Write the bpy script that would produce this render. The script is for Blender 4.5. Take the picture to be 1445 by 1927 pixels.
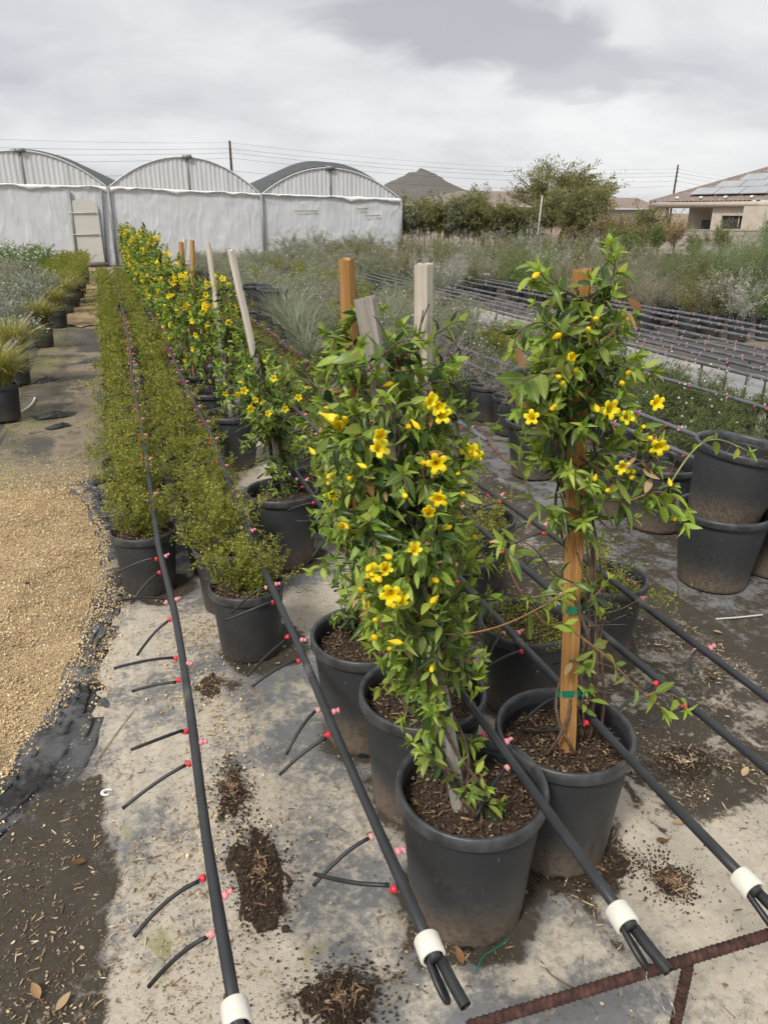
import bpy, math
import numpy as np
from mathutils import Matrix, Vector
R_ = np.random.RandomState
PI = math.pi
scene = bpy.context.scene
for o in list(bpy.data.objects): bpy.data.objects.remove(o)
col = scene.collection

# ------------------------------------------------------------------ camera
FPX, CX, CY, CAMH = 1400.0, 722.5, 963.5, 1.75        # focal length in photo pixels, eye height in metres
PITCH = math.atan((CY - 400) / FPX)
YAW = math.radians(19.1)                              # rows run along +Y, the camera looks a little right of them
cd = bpy.data.cameras.new('camera')
cam = bpy.data.objects.new('camera', cd); col.objects.link(cam)
cd.sensor_fit = 'HORIZONTAL'; cd.sensor_width = 36.0; cd.lens = 36.0 * FPX / 1445.0
cd.clip_start = 0.02; cd.clip_end = 6000
cam.location = (0, 0, CAMH); cam.rotation_euler = (PI / 2 - PITCH, 0, -YAW)
scene.camera = cam

# ------------------------------------------------------------------ world, sun, exposure
SUN_EL, SUN_AZ = math.radians(50), math.radians(-128)   # soft light from high behind the camera's left shoulder
world = bpy.data.worlds.new('World'); scene.world = world; world.use_nodes = True
nt = world.node_tree; nt.nodes.clear()
def N(tree, typ, **kw):
    n = tree.nodes.new(typ)
    for k, v in kw.items():
        if k == 'ins':
            for i, x in v.items(): n.inputs[i].default_value = x
        else: setattr(n, k, v)
    return n
def L(tree, a, b): tree.links.new(a, b)
def ramp(tree, stops, interp='LINEAR'):
    n = tree.nodes.new('ShaderNodeValToRGB'); n.color_ramp.interpolation = interp
    e = n.color_ramp.elements
    while len(e) < len(stops): e.new(0.5)
    for i, (p, c) in enumerate(stops):
        e[i].position = p; e[i].color = (*c, 1) if len(c) == 3 else c
    return n
def math_(tree, op, a, b=None, c=None, clamp=False):
    n = tree.nodes.new('ShaderNodeMath'); n.operation = op; n.use_clamp = clamp
    for i, x in enumerate((a, b, c)):
        if x is None: continue
        if hasattr(x, 'links'): tree.links.new(x, n.inputs[i])
        else: n.inputs[i].default_value = x
    return n.outputs[0]
def mixc(tree, fac, a, b, mode='MIX'):
    n = tree.nodes.new('ShaderNodeMix'); n.data_type = 'RGBA'; n.blend_type = mode
    for idx, x in ((0, fac), (6, a), (7, b)):
        if hasattr(x, 'links'): tree.links.new(x, n.inputs[idx])
        elif isinstance(x, (int, float)): n.inputs[idx].default_value = x
        else: n.inputs[idx].default_value = (*x, 1)
    return n.outputs[2]
def build_sky():
    t = nt
    out = N(t, 'ShaderNodeOutputWorld'); bg = N(t, 'ShaderNodeBackground'); L(t, bg.outputs[0], out.inputs[0])
    sky = N(t, 'ShaderNodeTexSky', sky_type='NISHITA', sun_disc=False, sun_elevation=SUN_EL, sun_rotation=SUN_AZ)
    tc = N(t, 'ShaderNodeTexCoord'); sp = N(t, 'ShaderNodeSeparateXYZ'); L(t, tc.outputs['Generated'], sp.inputs[0])
    zz = math_(t, 'ADD', math_(t, 'MAXIMUM', sp.outputs[2], 0.0), 0.22)
    cb = N(t, 'ShaderNodeCombineXYZ')
    L(t, math_(t, 'DIVIDE', sp.outputs[0], zz), cb.inputs[0]); L(t, math_(t, 'DIVIDE', sp.outputs[1], zz), cb.inputs[1])
    cb.inputs[2].default_value = 3.7
    big = N(t, 'ShaderNodeTexNoise', ins={'Scale': 0.9, 'Detail': 5.0, 'Roughness': 0.52, 'Distortion': 0.6}); L(t, cb.outputs[0], big.inputs['Vector'])
    fine = N(t, 'ShaderNodeTexNoise', ins={'Scale': 3.1, 'Detail': 5.0, 'Roughness': 0.5, 'Distortion': 0.4}); L(t, cb.outputs[0], fine.inputs['Vector'])
    # one heavy cloud over the houses, as in the photograph
    def blob(c, rx, ry):
        dx = math_(t, 'DIVIDE', math_(t, 'SUBTRACT', math_(t, 'DIVIDE', sp.outputs[0], zz), c[0]), rx)
        dy = math_(t, 'DIVIDE', math_(t, 'SUBTRACT', math_(t, 'DIVIDE', sp.outputs[1], zz), c[1]), ry)
        d = math_(t, 'SQRT', math_(t, 'ADD', math_(t, 'MULTIPLY', dx, dx), math_(t, 'MULTIPLY', dy, dy)))
        d = math_(t, 'ADD', d, math_(t, 'MULTIPLY', math_(t, 'SUBTRACT', fine.outputs[0], 0.5), 1.7))
        mr = N(t, 'ShaderNodeMapRange', interpolation_type='SMOOTHSTEP', ins={1: 1.15, 2: 0.55, 3: 0.0, 4: 1.0}); L(t, d, mr.inputs[0])
        return mr.outputs[0]
    v = math_(t, 'ADD', math_(t, 'MULTIPLY', big.outputs[0], 0.7), math_(t, 'MULTIPLY', fine.outputs[0], 0.3))
    rp = ramp(t, [(0.32, (0.295, 0.302, 0.323)), (0.43, (0.36, 0.364, 0.378)), (0.53, (0.42, 0.421, 0.428)), (0.66, (0.475, 0.475, 0.475))]); L(t, v, rp.inputs[0])
    c = rp.outputs[0]
    c = mixc(t, math_(t, 'MULTIPLY', blob((1.02, 2.16), 0.42, 0.26), 0.9), c, (0.25, 0.254, 0.27))
    c = mixc(t, math_(t, 'MULTIPLY', blob((1.42, 2.28), 0.34, 0.24), 0.75), c, (0.275, 0.28, 0.298))
    sk = mixc(t, 1.0, sky.outputs[0], (0.05, 0.05, 0.05), 'MULTIPLY')
    L(t, mixc(t, 0.93, sk, c), bg.inputs[0]); bg.inputs[1].default_value = 1.0
build_sky()
world.cycles.sampling_method = 'MANUAL'; world.cycles.sample_map_resolution = 256
sl = bpy.data.lights.new('sun', 'SUN'); sl.energy = 1.5; sl.angle = math.radians(12); sl.color = (1.0, 0.955, 0.89)
sun = bpy.data.objects.new('sun', sl); col.objects.link(sun)
sd = Vector((math.sin(SUN_AZ) * math.cos(SUN_EL), math.cos(SUN_AZ) * math.cos(SUN_EL), math.sin(SUN_EL)))
sun.rotation_euler = (-sd).to_track_quat('-Z', 'Y').to_euler(); sun.location = (0, 0, 30)
scene.view_settings.view_transform = 'Standard'; scene.view_settings.look = 'None'
scene.view_settings.exposure = 1.0; scene.view_settings.gamma = 1.0
scene.render.engine = 'CYCLES'; scene.cycles.use_denoising = True
scene.cycles.max_bounces = 4; scene.cycles.diffuse_bounces = 2; scene.cycles.glossy_bounces = 2; scene.cycles.transmission_bounces = 3
scene.cycles.transparent_max_bounces = 4
scene.cycles.use_adaptive_sampling = True; scene.cycles.adaptive_threshold = 0.04

# ------------------------------------------------------------------ photo pixel -> place
_sp, _cp, _sy, _cy = math.sin(PITCH), math.cos(PITCH), math.sin(YAW), math.cos(YAW)
_R = np.array([_cy, -_sy, 0]); _F = np.array([_sy * _cp, _cy * _cp, -_sp]); _U = np.cross(_R, _F)
CAM = np.array([0, 0, CAMH])
def ray(x, y): return _F + _R * (x - CX) / FPX - _U * (y - CY) / FPX
def at(x, y, z=0.0):
    d = ray(x, y); return CAM + d * ((z - CAMH) / d[2])
def atY(x, y, Y):
    d = ray(x, y); return CAM + d * (Y / d[1])
def px(P):
    v = np.asarray(P, float) - CAM; w = v @ _F
    return CX + FPX * (v @ _R) / w, CY - FPX * (v @ _U) / w
def z_at(X, Y, ypx):                                   # height above the point (X, Y) that shows on picture row ypx
    lo, hi = -5.0, 60.0
    for _ in range(60):
        m = (lo + hi) / 2
        if px((X, Y, m))[1] > ypx: lo = m
        else: hi = m
    return lo

# ------------------------------------------------------------------ noise
def _hash(ix, iy, iz, seed):
    h = (ix * 374761393 + iy * 668265263 + iz * 2147483647 + seed * 974634777) & 0xFFFFFFFF
    h = ((h ^ (h >> 13)) * 1274126177) & 0xFFFFFFFF
    return ((h ^ (h >> 16)) & 0xFFFF) / 65535.0
def vnoise(P, scale, seed=0, octaves=1):
    P = np.atleast_2d(np.asarray(P, float)); out = np.zeros(len(P)); amp, tot = 1.0, 0.0
    if P.shape[1] == 2: P = np.c_[P, np.zeros(len(P))]
    for o in range(octaves):
        Q = P * scale * 2 ** o + 17.3 * o; I = np.floor(Q).astype(np.int64); f = Q - I; f = f * f * (3 - 2 * f)
        v = np.zeros(len(P))
        for dx in (0, 1):
            for dy in (0, 1):
                for dz in (0, 1):
                    w = (f[:, 0] if dx else 1 - f[:, 0]) * (f[:, 1] if dy else 1 - f[:, 1]) * (f[:, 2] if dz else 1 - f[:, 2])
                    v += w * _hash(I[:, 0] + dx, I[:, 1] + dy, I[:, 2] + dz, seed + o)
        out += v * amp; tot += amp; amp *= 0.5
    return out / tot
def sstep(a, b, x): t = np.clip((x - a) / (b - a), 0, 1); return t * t * (3 - 2 * t)

# ------------------------------------------------------------------ mesh helpers
class MB:
    def __init__(s): s.v = []; s.f = []; s.n = 0
    def add(s, V, *Fs):
        V = np.asarray(V, float)
        for F in Fs:
            F = np.asarray(F, np.int64)
            if F.size: s.f.append(F + s.n)
        s.v.append(V); s.n += len(V); return s
    def mesh(s, name, smooth=True, attrs=None):
        V = np.concatenate(s.v); me = bpy.data.meshes.new(name)
        me.vertices.add(len(V)); me.vertices.foreach_set('co', V.astype(np.float32).ravel())
        tot = np.concatenate([np.full(len(F), F.shape[1], np.int64) for F in s.f]); idx = np.concatenate([F.ravel() for F in s.f])
        me.loops.add(len(idx)); me.loops.foreach_set('vertex_index', idx.astype(np.int32))
        me.polygons.add(len(tot)); me.polygons.foreach_set('loop_start', np.concatenate([[0], np.cumsum(tot)[:-1]]).astype(np.int32))
        me.polygons.foreach_set('use_smooth', np.full(len(tot), smooth))
        if attrs:
            for k, a in attrs.items():
                at_ = me.attributes.new(k, 'FLOAT', 'POINT'); at_.data.foreach_set('value', np.asarray(a, np.float32))
        me.update(calc_edges=True); return me
    def tris(s): return sum(len(F) * (F.shape[1] - 2) for F in s.f)
def obj(name, data, mat=None, parent=None, loc=None, smooth=True, kind=None, label=None):
    if isinstance(data, MB): data = data.mesh(name, smooth)
    o = bpy.data.objects.new(name, data); col.objects.link(o)
    if mat is not None and len(data.materials) == 0: data.materials.append(mat)
    if parent is not None: o.parent = parent
    if loc is not None: o.location = loc
    if kind: o['kind'] = kind
    if label: o['label'] = label
    return o
def tag(o, label, cat, group=None):
    o['label'] = label; o['category'] = cat
    if group: o['group'] = group
    return o
def thing(name, label, cat, loc=(0, 0, 0), rz=0.0, group=None):
    o = bpy.data.objects.new(name, None); col.objects.link(o); o.empty_display_size = 0.05
    o.location = loc; o.rotation_euler = (0, 0, rz); return tag(o, label, cat, group)
def dup(root, loc, rz=0.0, sc=1.0, label=None, group=None):
    r = root.copy(); col.objects.link(r); r.location = loc; r.rotation_euler = (0, 0, rz); r.scale = (sc, sc, sc)
    if label: r['label'] = label
    if group: r['group'] = group
    for ch in root.children:
        c = ch.copy(); col.objects.link(c); c.parent = r
        for g in ch.children:
            d = g.copy(); col.objects.link(d); d.parent = c
    return r
def unit(v): v = np.asarray(v, float); return v / (np.linalg.norm(v, axis=-1, keepdims=True) + 1e-12)
def tube(P, r, sides=6, cap=True, sect=None, close=False):
    P = np.asarray(P, float); n = len(P); r = np.broadcast_to(np.asarray(r, float), (n,))
    T = np.gradient(P, axis=0); T = unit(T)
    ref = np.array([0, 0, 1.0]) if abs(T[:, 2]).mean() < 0.8 else np.array([1.0, 0, 0])
    A = unit(np.cross(T, ref)); B = np.cross(T, A)
    if sect is None:
        a = np.arange(sides) / sides * 2 * PI; sect = np.c_[np.cos(a), np.sin(a)]
    k = len(sect)
    V = (P[:, None] + r[:, None, None] * (sect[None, :, :1] * A[:, None] + sect[None, :, 1:] * B[:, None])).reshape(-1, 3)
    i = np.arange(n - 1)[:, None] * k; j = np.arange(k)[None]; j2 = (j + 1) % k
    F = np.stack([i + j, i + j2, i + k + j2, i + k + j], -1).reshape(-1, 4)
    fs = [F]
    if cap: fs += [np.arange(k)[None, ::-1], (np.arange(k) + (n - 1) * k)[None]]
    return (V, *fs)
def lathe(prof, seg=40, cap0=False, cap1=False):
    prof = np.asarray(prof, float); n = len(prof); a = np.arange(seg) / seg * 2 * PI
    V = np.stack([prof[:, None, 0] * np.cos(a), prof[:, None, 0] * np.sin(a), np.broadcast_to(prof[:, None, 1], (n, seg))], -1).reshape(-1, 3)
    i = np.arange(n - 1)[:, None] * seg; j = np.arange(seg)[None]; j2 = (j + 1) % seg
    fs = [np.stack([i + j, i + j2, i + seg + j2, i + seg + j], -1).reshape(-1, 4)]
    if cap0: fs.append(np.arange(seg)[None, ::-1])
    if cap1: fs.append((np.arange(seg) + (n - 1) * seg)[None])
    return (V, *fs)
def box(c, s, rz=0.0, M=None):
    v = np.array([[x, y, z] for x in (-.5, .5) for y in (-.5, .5) for z in (-.5, .5)]) * np.asarray(s, float)
    if M is not None: v = v @ np.asarray(M).T
    if rz: v = v @ np.array([[math.cos(rz), math.sin(rz), 0], [-math.sin(rz), math.cos(rz), 0], [0, 0, 1]])
    return (v + np.asarray(c, float), [[0, 1, 3, 2], [4, 6, 7, 5], [0, 4, 5, 1], [2, 3, 7, 6], [0, 2, 6, 4], [1, 5, 7, 3]])
def grid(nx, ny):
    i = np.arange(nx)[:, None] * (ny + 1); j = np.arange(ny)[None]
    return np.stack([i + j, i + ny + 1 + j, i + ny + 2 + j, i + j + 1], -1).reshape(-1, 4)
def frames(d, n):                                      # rotation matrices with y along d and z near n
    d = unit(d); x = unit(np.cross(d, n)); z = np.cross(x, d)
    return np.stack([x, d, z], -1)
def scatter(mb, tmpl, Rm, pos, sc):                    # many copies of a small template in one mesh
    V, Fs = tmpl[0], tmpl[1:]; n, k = len(pos), len(V)
    W = np.einsum('nij,kj->nki', Rm, V) * np.asarray(sc).reshape(-1, 1, 1) + pos[:, None]
    off = (np.arange(n) * k)[:, None, None]
    mb.add(W.reshape(-1, 3), *[(np.asarray(F)[None] + off).reshape(-1, np.asarray(F).shape[1]) for F in Fs])
def rand_rot(rng, n):
    q = unit(rng.normal(size=(n, 4))); w, x, y, z = q.T
    return np.stack([1 - 2 * (y * y + z * z), 2 * (x * y - z * w), 2 * (x * z + y * w), 2 * (x * y + z * w), 1 - 2 * (x * x + z * z), 2 * (y * z - x * w),
                     2 * (x * z - y * w), 2 * (y * z + x * w), 1 - 2 * (x * x + y * y)], -1).reshape(-1, 3, 3)

# ------------------------------------------------------------------ materials
MATS = {}
def new_mat(name):
    m = bpy.data.materials.new(name); m.use_nodes = True; t = m.node_tree; t.nodes.clear()
    out = N(t, 'ShaderNodeOutputMaterial'); p = N(t, 'ShaderNodeBsdfPrincipled'); L(t, p.outputs[0], out.inputs[0])
    MATS[name] = m; return m, t, p, out
def coords(t, space='Object', scale=(1, 1, 1)):
    if space == 'World': g = N(t, 'ShaderNodeNewGeometry'); v = g.outputs['Position']
    else: v = N(t, 'ShaderNodeTexCoord').outputs[space]
    if scale != (1, 1, 1):
        mp = N(t, 'ShaderNodeMapping'); mp.inputs['Scale'].default_value = scale; L(t, v, mp.inputs[0]); v = mp.outputs[0]
    return v
def noise(t, v, scale, detail=4.0, rough=0.55, dist=0.0):
    n = N(t, 'ShaderNodeTexNoise', ins={'Scale': scale, 'Detail': detail, 'Roughness': rough, 'Distortion': dist}); L(t, v, n.inputs['Vector']); return n.outputs[0]
def bump(t, p, h, strength=0.4, dist=0.01):
    b = N(t, 'ShaderNodeBump', ins={'Strength': strength, 'Distance': dist}); L(t, h, b.inputs['Height']); L(t, b.outputs[0], p.inputs['Normal'])
def plain(name, stops, scale=20.0, rough=0.6, bmp=0.0, bscale=None, bdist=0.004, space='Object', stretch=(1, 1, 1), metal=0.0, spec=0.5, detail=5.0):
    m, t, p, out = new_mat(name); v = coords(t, space, stretch); n = noise(t, v, scale, detail)
    r = ramp(t, stops); L(t, n, r.inputs[0]); L(t, r.outputs[0], p.inputs['Base Color'])
    p.inputs['Roughness'].default_value = rough; p.inputs['Metallic'].default_value = metal; p.inputs['Specular IOR Level'].default_value = spec
    if bmp: bump(t, p, noise(t, v, bscale or scale * 3, 6.0, 0.6), bmp, bdist)
    return m
def leafy(name, stops, rough=0.45, trans=0.25, per='island', spec=0.4, tcol=None, detail=None):
    m, t, p, out = new_mat(name)
    rnd = N(t, 'ShaderNodeNewGeometry').outputs['Random Per Island'] if per == 'island' else N(t, 'ShaderNodeObjectInfo').outputs['Random']
    r = ramp(t, stops); L(t, rnd, r.inputs[0])
    hs = N(t, 'ShaderNodeHueSaturation'); L(t, r.outputs[0], hs.inputs['Color'])
    nz = noise(t, coords(t, 'World'), 9.0, 1.0); L(t, math_(t, 'MULTIPLY_ADD', nz, 0.7, 0.66), hs.inputs['Value'])
    colr = hs.outputs[0]
    if detail:                                         # veins and blemishes on leaves, deeper throat on flowers, in the piece's own space
        oc = N(t, 'ShaderNodeTexCoord').outputs['Object']; so = N(t, 'ShaderNodeSeparateXYZ'); L(t, oc, so.inputs[0])
        if detail == 'leaf':
            rib = N(t, 'ShaderNodeMapRange', interpolation_type='SMOOTHSTEP', ins={1: 0.022, 2: 0.004, 3: 0.0, 4: 0.55}); L(t, math_(t, 'ABSOLUTE', so.outputs[0]), rib.inputs[0]); colr = mixc(t, rib.outputs[0], colr, (0.34, 0.40, 0.12))
            wv = N(t, 'ShaderNodeMapRange', ins={1: 0.50, 2: 0.75, 3: 0.0, 4: 1.0}); L(t, noise(t, coords(t, 'World'), 34.0, 2.0), wv.inputs[0]); bl = math_(t, 'MULTIPLY', wv.outputs[0], math_(t, 'GREATER_THAN', rnd, 0.62)); colr = mixc(t, math_(t, 'MULTIPLY', bl, 0.6), colr, (0.36, 0.30, 0.07))
        else:
            th = N(t, 'ShaderNodeMapRange', interpolation_type='SMOOTHSTEP', ins={1: 0.034, 2: 0.026, 3: 0.0, 4: 0.6}); L(t, so.outputs[1], th.inputs[0]); colr = mixc(t, th.outputs[0], colr, (0.86, 0.54, 0.01))
    L(t, colr, p.inputs['Base Color']); p.inputs['Roughness'].default_value = rough; p.inputs['Specular IOR Level'].default_value = spec
    tr = N(t, 'ShaderNodeBsdfTranslucent'); mx = N(t, 'ShaderNodeMixShader'); mx.inputs[0].default_value = trans
    L(t, mixc(t, 1.0, colr, tcol or (1.5, 1.5, 0.9), 'MULTIPLY'), tr.inputs[0])
    L(t, p.outputs[0], mx.inputs[1]); L(t, tr.outputs[0], mx.inputs[2]); L(t, mx.outputs[0], out.inputs[0])
    return m
def both(name, stops, **kw): leafy(name, stops, per='island', **kw); leafy(name + '_piece', stops, per='object', detail='leaf' if name != 'leaf_dead' else None, **kw)
both('leaf_dark', [(0, (0.024, 0.050, 0.018)), (0.5, (0.046, 0.090, 0.024)), (1, (0.085, 0.140, 0.034))], rough=0.34)
both('leaf_mid', [(0, (0.085, 0.145, 0.026)), (0.6, (0.150, 0.215, 0.036)), (1, (0.23, 0.28, 0.06))], rough=0.38)
both('leaf_young', [(0, (0.187, 0.297, 0.039)), (0.6, (0.286, 0.407, 0.055)), (1, (0.440, 0.506, 0.099))], rough=0.42, trans=0.35)
both('leaf_dead', [(0, (0.16, 0.075, 0.028)), (0.5, (0.30, 0.17, 0.075)), (1, (0.46, 0.33, 0.18))], rough=0.7, trans=0.15, tcol=(1.1, 1.0, 0.8))
leafy('shrub_leaf', [(0, (0.085, 0.105, 0.018)), (0.4, (0.205, 0.225, 0.032)), (0.8, (0.335, 0.335, 0.055)), (1, (0.50, 0.47, 0.12))], rough=0.5, trans=0.3)
leafy('thyme_leaf', [(0, (0.068, 0.099, 0.033)), (0.6, (0.128, 0.173, 0.051)), (1, (0.210, 0.247, 0.090))], rough=0.55)
leafy('grey_leaf', [(0, (0.173, 0.188, 0.128)), (0.6, (0.285, 0.300, 0.210)), (1, (0.435, 0.435, 0.330))], rough=0.7)
leafy('silver_leaf', [(0, (0.300, 0.300, 0.264)), (0.6, (0.432, 0.432, 0.384)), (1, (0.576, 0.570, 0.516))], rough=0.8, trans=0.1)
leafy('sage_leaf', [(0, (0.195, 0.232, 0.173)), (0.6, (0.315, 0.360, 0.277)), (1, (0.465, 0.495, 0.405))], rough=0.8, trans=0.1)
leafy('olive_leaf', [(0, (0.13, 0.14, 0.06)), (0.6, (0.24, 0.245, 0.105)), (1, (0.34, 0.33, 0.165))], rough=0.7, trans=0.4)
leafy('rust_leaf', [(0, (0.25, 0.175, 0.11)), (0.6, (0.36, 0.27, 0.16)), (1, (0.44, 0.36, 0.19))], rough=0.7, trans=0.35)
leafy('fresh_leaf', [(0, (0.083, 0.147, 0.042)), (0.6, (0.150, 0.232, 0.063)), (1, (0.247, 0.330, 0.105))], rough=0.5)
leafy('grass_blade', [(0, (0.156, 0.180, 0.042)), (0.5, (0.288, 0.282, 0.078)), (1, (0.504, 0.432, 0.180))], rough=0.6)
leafy('grey_blade', [(0, (0.144, 0.168, 0.120)), (0.5, (0.264, 0.288, 0.216)), (1, (0.396, 0.408, 0.312))], rough=0.7)
leafy('petal_yellow', [(0, (0.88, 0.69, 0.008)), (0.6, (0.92, 0.78, 0.018)), (1, (0.94, 0.83, 0.06))], rough=0.5, trans=0.3, per='object', tcol=(1.1, 1.05, 0.6), detail='petal')
leafy('petal_yellow_mass', [(0, (0.84, 0.60, 0.008)), (1, (0.95, 0.78, 0.04))], rough=0.5, trans=0.3, tcol=(1.1, 1.0, 0.6))
leafy('bud_yellow', [(0, (0.84, 0.55, 0.01)), (1, (0.92, 0.70, 0.02))], rough=0.45, trans=0.15, per='object', tcol=(1.1, 1.0, 0.6))
leafy('petal_white', [(0, (0.75, 0.74, 0.66)), (1, (0.85, 0.84, 0.78))], rough=0.6, trans=0.2, tcol=(1, 1, 1))
plain('twig_brown', [(0.3, (0.07, 0.045, 0.030)), (0.7, (0.17, 0.115, 0.078))], 60, 0.8)
plain('twig_red', [(0.3, (0.16, 0.070, 0.035)), (0.7, (0.30, 0.16, 0.07))], 40, 0.6)
plain('twig_grey', [(0.3, (0.17, 0.155, 0.13)), (0.7, (0.34, 0.315, 0.275))], 60, 0.85)
plain('twig_green', [(0.3, (0.19, 0.20, 0.06)), (0.7, (0.32, 0.32, 0.10))], 40, 0.6)
plain('trunk_bark', [(0.3, (0.09, 0.070, 0.052)), (0.7, (0.21, 0.175, 0.14))], 14, 0.9, 0.5, 40)
plain('emitter_red', [(0.3, (0.62, 0.020, 0.035)), (0.7, (0.75, 0.045, 0.06))], 30, 0.45)
plain('emitter_pink', [(0.3, (0.70, 0.20, 0.24)), (0.7, (0.78, 0.36, 0.38))], 30, 0.55)
plain('emitter_faded', [(0.3, (0.60, 0.22, 0.22)), (0.7, (0.72, 0.46, 0.45))], 30, 0.6)
plain('pvc_white', [(0.3, (0.66, 0.64, 0.55)), (0.7, (0.78, 0.76, 0.68))], 25, 0.5, 0.15, 80)
plain('tube_black', [(0.3, (0.010, 0.011, 0.012)), (0.7, (0.028, 0.029, 0.030))], 30, 0.45)
plain('tie_green', [(0.3, (0.004, 0.13, 0.075)), (0.7, (0.012, 0.22, 0.125))], 20, 0.3)
plain('wire_steel', [(0.3, (0.35, 0.35, 0.36)), (0.7, (0.55, 0.55, 0.56))], 40, 0.35, metal=0.9)
plain('rust', [(0.30, (0.022, 0.011, 0.009)), (0.5, (0.055, 0.023, 0.017)), (0.7, (0.105, 0.046, 0.030))], 55, 0.85, 0.5, 240, 0.002)
plain('stone', [(0.3, (0.20, 0.155, 0.12)), (0.7, (0.36, 0.30, 0.24))], 40, 0.9, 0.4, 120)
plain('cable', [(0.3, (0.030, 0.032, 0.035)), (0.7, (0.05, 0.052, 0.055))], 10, 0.6)
plain('pole_wood', [(0.3, (0.045, 0.038, 0.032)), (0.7, (0.09, 0.078, 0.065))], 6, 0.9)
plain('stucco', [(0.3, (0.47, 0.41, 0.345)), (0.7, (0.57, 0.51, 0.435))], 3, 0.9, 0.3, 60)
plain('trim', [(0.3, (0.46, 0.40, 0.33)), (0.7, (0.53, 0.47, 0.40))], 3, 0.85)
plain('glass_dark', [(0.3, (0.03, 0.035, 0.035)), (0.7, (0.06, 0.068, 0.066))], 1.5, 0.12)
plain('solar', [(0.3, (0.30, 0.31, 0.33)), (0.7, (0.37, 0.38, 0.40))], 0.8, 0.25)
plain('metal_frame', [(0.3, (0.20, 0.21, 0.22)), (0.7, (0.29, 0.30, 0.31))], 10, 0.5, metal=0.3)
plain('gate_metal', [(0.3, (0.50, 0.51, 0.51)), (0.7, (0.60, 0.61, 0.61))], 10, 0.5)
plain('tag_white', [(0.3, (0.72, 0.72, 0.70)), (0.7, (0.80, 0.80, 0.78))], 10, 0.5)
plain('cord_red', [(0.3, (0.28, 0.05, 0.04)), (0.7, (0.36, 0.09, 0.07))], 20, 0.6)
plain('petal_red', [(0.3, (0.50, 0.05, 0.03)), (0.7, (0.62, 0.10, 0.06))], 20, 0.6)
plain('peat', [(0.25, (0.018, 0.011, 0.007)), (0.5, (0.050, 0.031, 0.019)), (0.75, (0.12, 0.078, 0.047))], 70, 0.95, 1.0, 130, 0.01)
leafy('chip', [(0, (0.060, 0.034, 0.020)), (0.35, (0.145, 0.085, 0.048)), (0.75, (0.25, 0.165, 0.098)), (1, (0.42, 0.31, 0.19))], rough=0.9, trans=0.0)
leafy('litter', [(0, (0.13, 0.085, 0.05)), (0.4, (0.30, 0.215, 0.13)), (0.8, (0.47, 0.36, 0.22)), (1, (0.60, 0.52, 0.38))], rough=0.9, trans=0.0)
leafy('pebble', [(0, (0.36, 0.24, 0.12)), (0.4, (0.56, 0.41, 0.215)), (0.8, (0.68, 0.53, 0.31)), (1, (0.78, 0.69, 0.52))], rough=0.9, trans=0.0)
def wood(name, stops, stretch=14.0):
    m, t, p, out = new_mat(name); v = coords(t, 'Object')
    mp = N(t, 'ShaderNodeMapping'); mp.inputs['Scale'].default_value = (stretch * 6, stretch * 6, stretch * 0.22); L(t, v, mp.inputs[0])
    n = noise(t, mp.outputs[0], 1.0, 6.0, 0.6, 0.6); r = ramp(t, stops); L(t, n, r.inputs[0])
    n2 = noise(t, v, 5.0, 4.0)
    L(t, mixc(t, 0.55, r.outputs[0], mixc(t, n2, (0.45, 0.42, 0.40), (1.25, 1.25, 1.25)), 'MULTIPLY'), p.inputs['Base Color'])
    p.inputs['Roughness'].default_value = 0.8; bump(t, p, n, 0.5, 0.002); return m
wood('wood_orange', [(0.25, (0.24, 0.115, 0.034)), (0.5, (0.43, 0.225, 0.070)), (0.75, (0.60, 0.34, 0.125))])
wood('wood_pale', [(0.25, (0.44, 0.38, 0.31)), (0.5, (0.64, 0.58, 0.50)), (0.75, (0.80, 0.75, 0.67))])
wood('wood_grey', [(0.25, (0.20, 0.18, 0.155)), (0.5, (0.36, 0.33, 0.29)), (0.75, (0.52, 0.49, 0.44))])
wood('wood_bark', [(0.25, (0.10, 0.075, 0.058)), (0.5, (0.20, 0.155, 0.12)), (0.75, (0.32, 0.26, 0.20))])
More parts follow.
